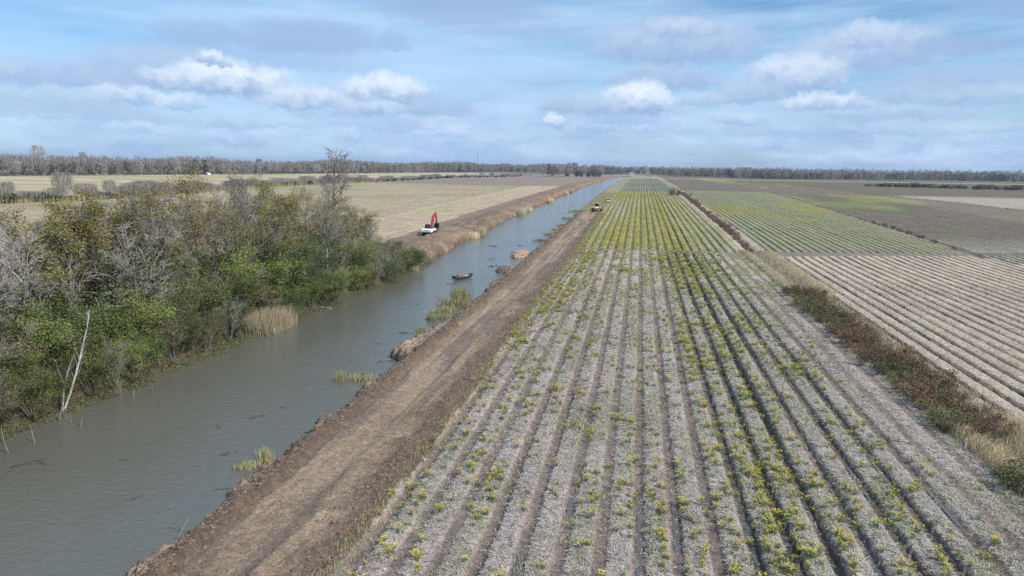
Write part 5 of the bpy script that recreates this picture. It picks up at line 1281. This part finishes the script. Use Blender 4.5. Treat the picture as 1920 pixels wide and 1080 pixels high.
CP = [(160, 150, 120, 20, .3, .6), (960, 60, 120, 22, .2, .4), (1020, 150, 80, 14, .3, .4), (1740, 245, 150, 12, .5, .4), (480, 235, 140, 12, .5, .4), (1150, 245, 120, 10, .5, .4),   # x, y, half width, half height, whiteness, opacity
    (580, 80, 130, 34, .0, .75), (375, 68, 75, 22, .0, .6), (870, 25, 160, 32, .0, .65), (740, 80, 30, 20, 0, .5), (480, 115, 220, 26, .0, .45),
    (1265, 90, 150, 44, .35, .95), (1280, 60, 70, 22, .5, .7), (1625, 105, 125, 42, .4, .95), (1630, 72, 60, 26, .6, .7), (1805, 88, 70, 18, 0, .75), (1890, 18, 70, 24, 0, .5),
    (330, 138, 150, 36, .35, .75), (430, 158, 105, 34, 1.0, .95), (400, 112, 28, 14, 1.0, .85), (340, 152, 60, 22, .85, .6),
    (725, 175, 80, 30, .95, .95), (575, 190, 80, 24, .8, .85), (820, 205, 75, 24, .25, .7), (700, 205, 60, 16, .7, .6), (245, 182, 50, 18, .9, .6), (60, 145, 130, 24, .3, .55), (90, 190, 110, 22, .4, .5), (340, 195, 45, 16, .9, .6),
    (1245, 152, 95, 26, .25, .9), (1490, 150, 85, 38, .75, .95), (1195, 195, 65, 34, 1.0, 1.0), (1120, 200, 55, 24, .45, .8), (1045, 200, 40, 18, .3, .8), (1040, 232, 18, 16, 1.0, .8), (1400, 180, 70, 22, .35, .8), (1545, 195, 75, 16, .9, .8), (1320, 190, 50, 16, .5, .6),
    (1830, 150, 130, 22, .2, .65), (1725, 180, 70, 20, .25, .6), (1870, 185, 110, 20, .4, .5), (1380, 225, 60, 14, .6, .5), (1700, 215, 140, 14, .4, .4), (160, 215, 160, 16, .35, .4), (720, 235, 120, 14, .4, .4)]
CLOUDS = [(*c2d(x, y), w_ / 22.6 * 1.12, h_ / 22.6 * 1.25, a, b) for x, y, w_, h_, a, b in CP]
sky()
sun = bpy.data.lights.new('sun', 'SUN'); sun.energy = 4.7; sun.angle = R(.55); sun.color = (1.0, .93, .84)
so = bpy.data.objects.new('sun', sun); COL.objects.link(so)
sd = Vector((math.sin(R(SUN_AZ)) * math.cos(R(SUN_EL)), math.cos(R(SUN_AZ)) * math.cos(R(SUN_EL)), math.sin(R(SUN_EL))))
so.rotation_euler = sd.to_track_quat('Z', 'Y').to_euler(); so.location = (0, 0, 80)

HAZE = 0.00007
def haze():
    t = NT('air'); v = t.n('ShaderNodeVolumePrincipled'); t.set(v, 'Color', (.62, .76, 1.0, 1)); t.set(v, 'Density', HAZE); t.set(v, 'Anisotropy', .2)
    o = t.n('ShaderNodeOutputMaterial'); t.t.links.new(v.outputs[0], o.inputs['Volume'])
    b = B(); bx(b, (0, 4600, 33), (20000, 10400, 74)); me = bpy.data.meshes.new('haze'); b.to_mesh(me); b.free(); me.materials.append(t.m)
    tag(link('haze', me), kind='stuff')
if HAZE: haze()

cam = bpy.data.cameras.new('camera'); cam.lens = 24; cam.sensor_width = 36; cam.clip_end = 30000; cam.clip_start = .5
co = bpy.data.objects.new('camera', cam); COL.objects.link(co); co.location = (0, 0, 18)
co.rotation_euler = _CR.to_euler(); SC.camera = co
SC.view_settings.view_transform = 'Standard'; SC.view_settings.look = 'None'; SC.view_settings.exposure = 0.03; SC.view_settings.gamma = 1.0
SC.render.resolution_x = 1024; SC.render.resolution_y = 576
SC.cycles.max_bounces = 5; SC.cycles.diffuse_bounces = 2; SC.cycles.glossy_bounces = 2; SC.cycles.transmission_bounces = 2; SC.cycles.volume_bounces = 0
SC.cycles.use_denoising = False; SC.cycles.use_adaptive_sampling = True; SC.cycles.adaptive_threshold = .01
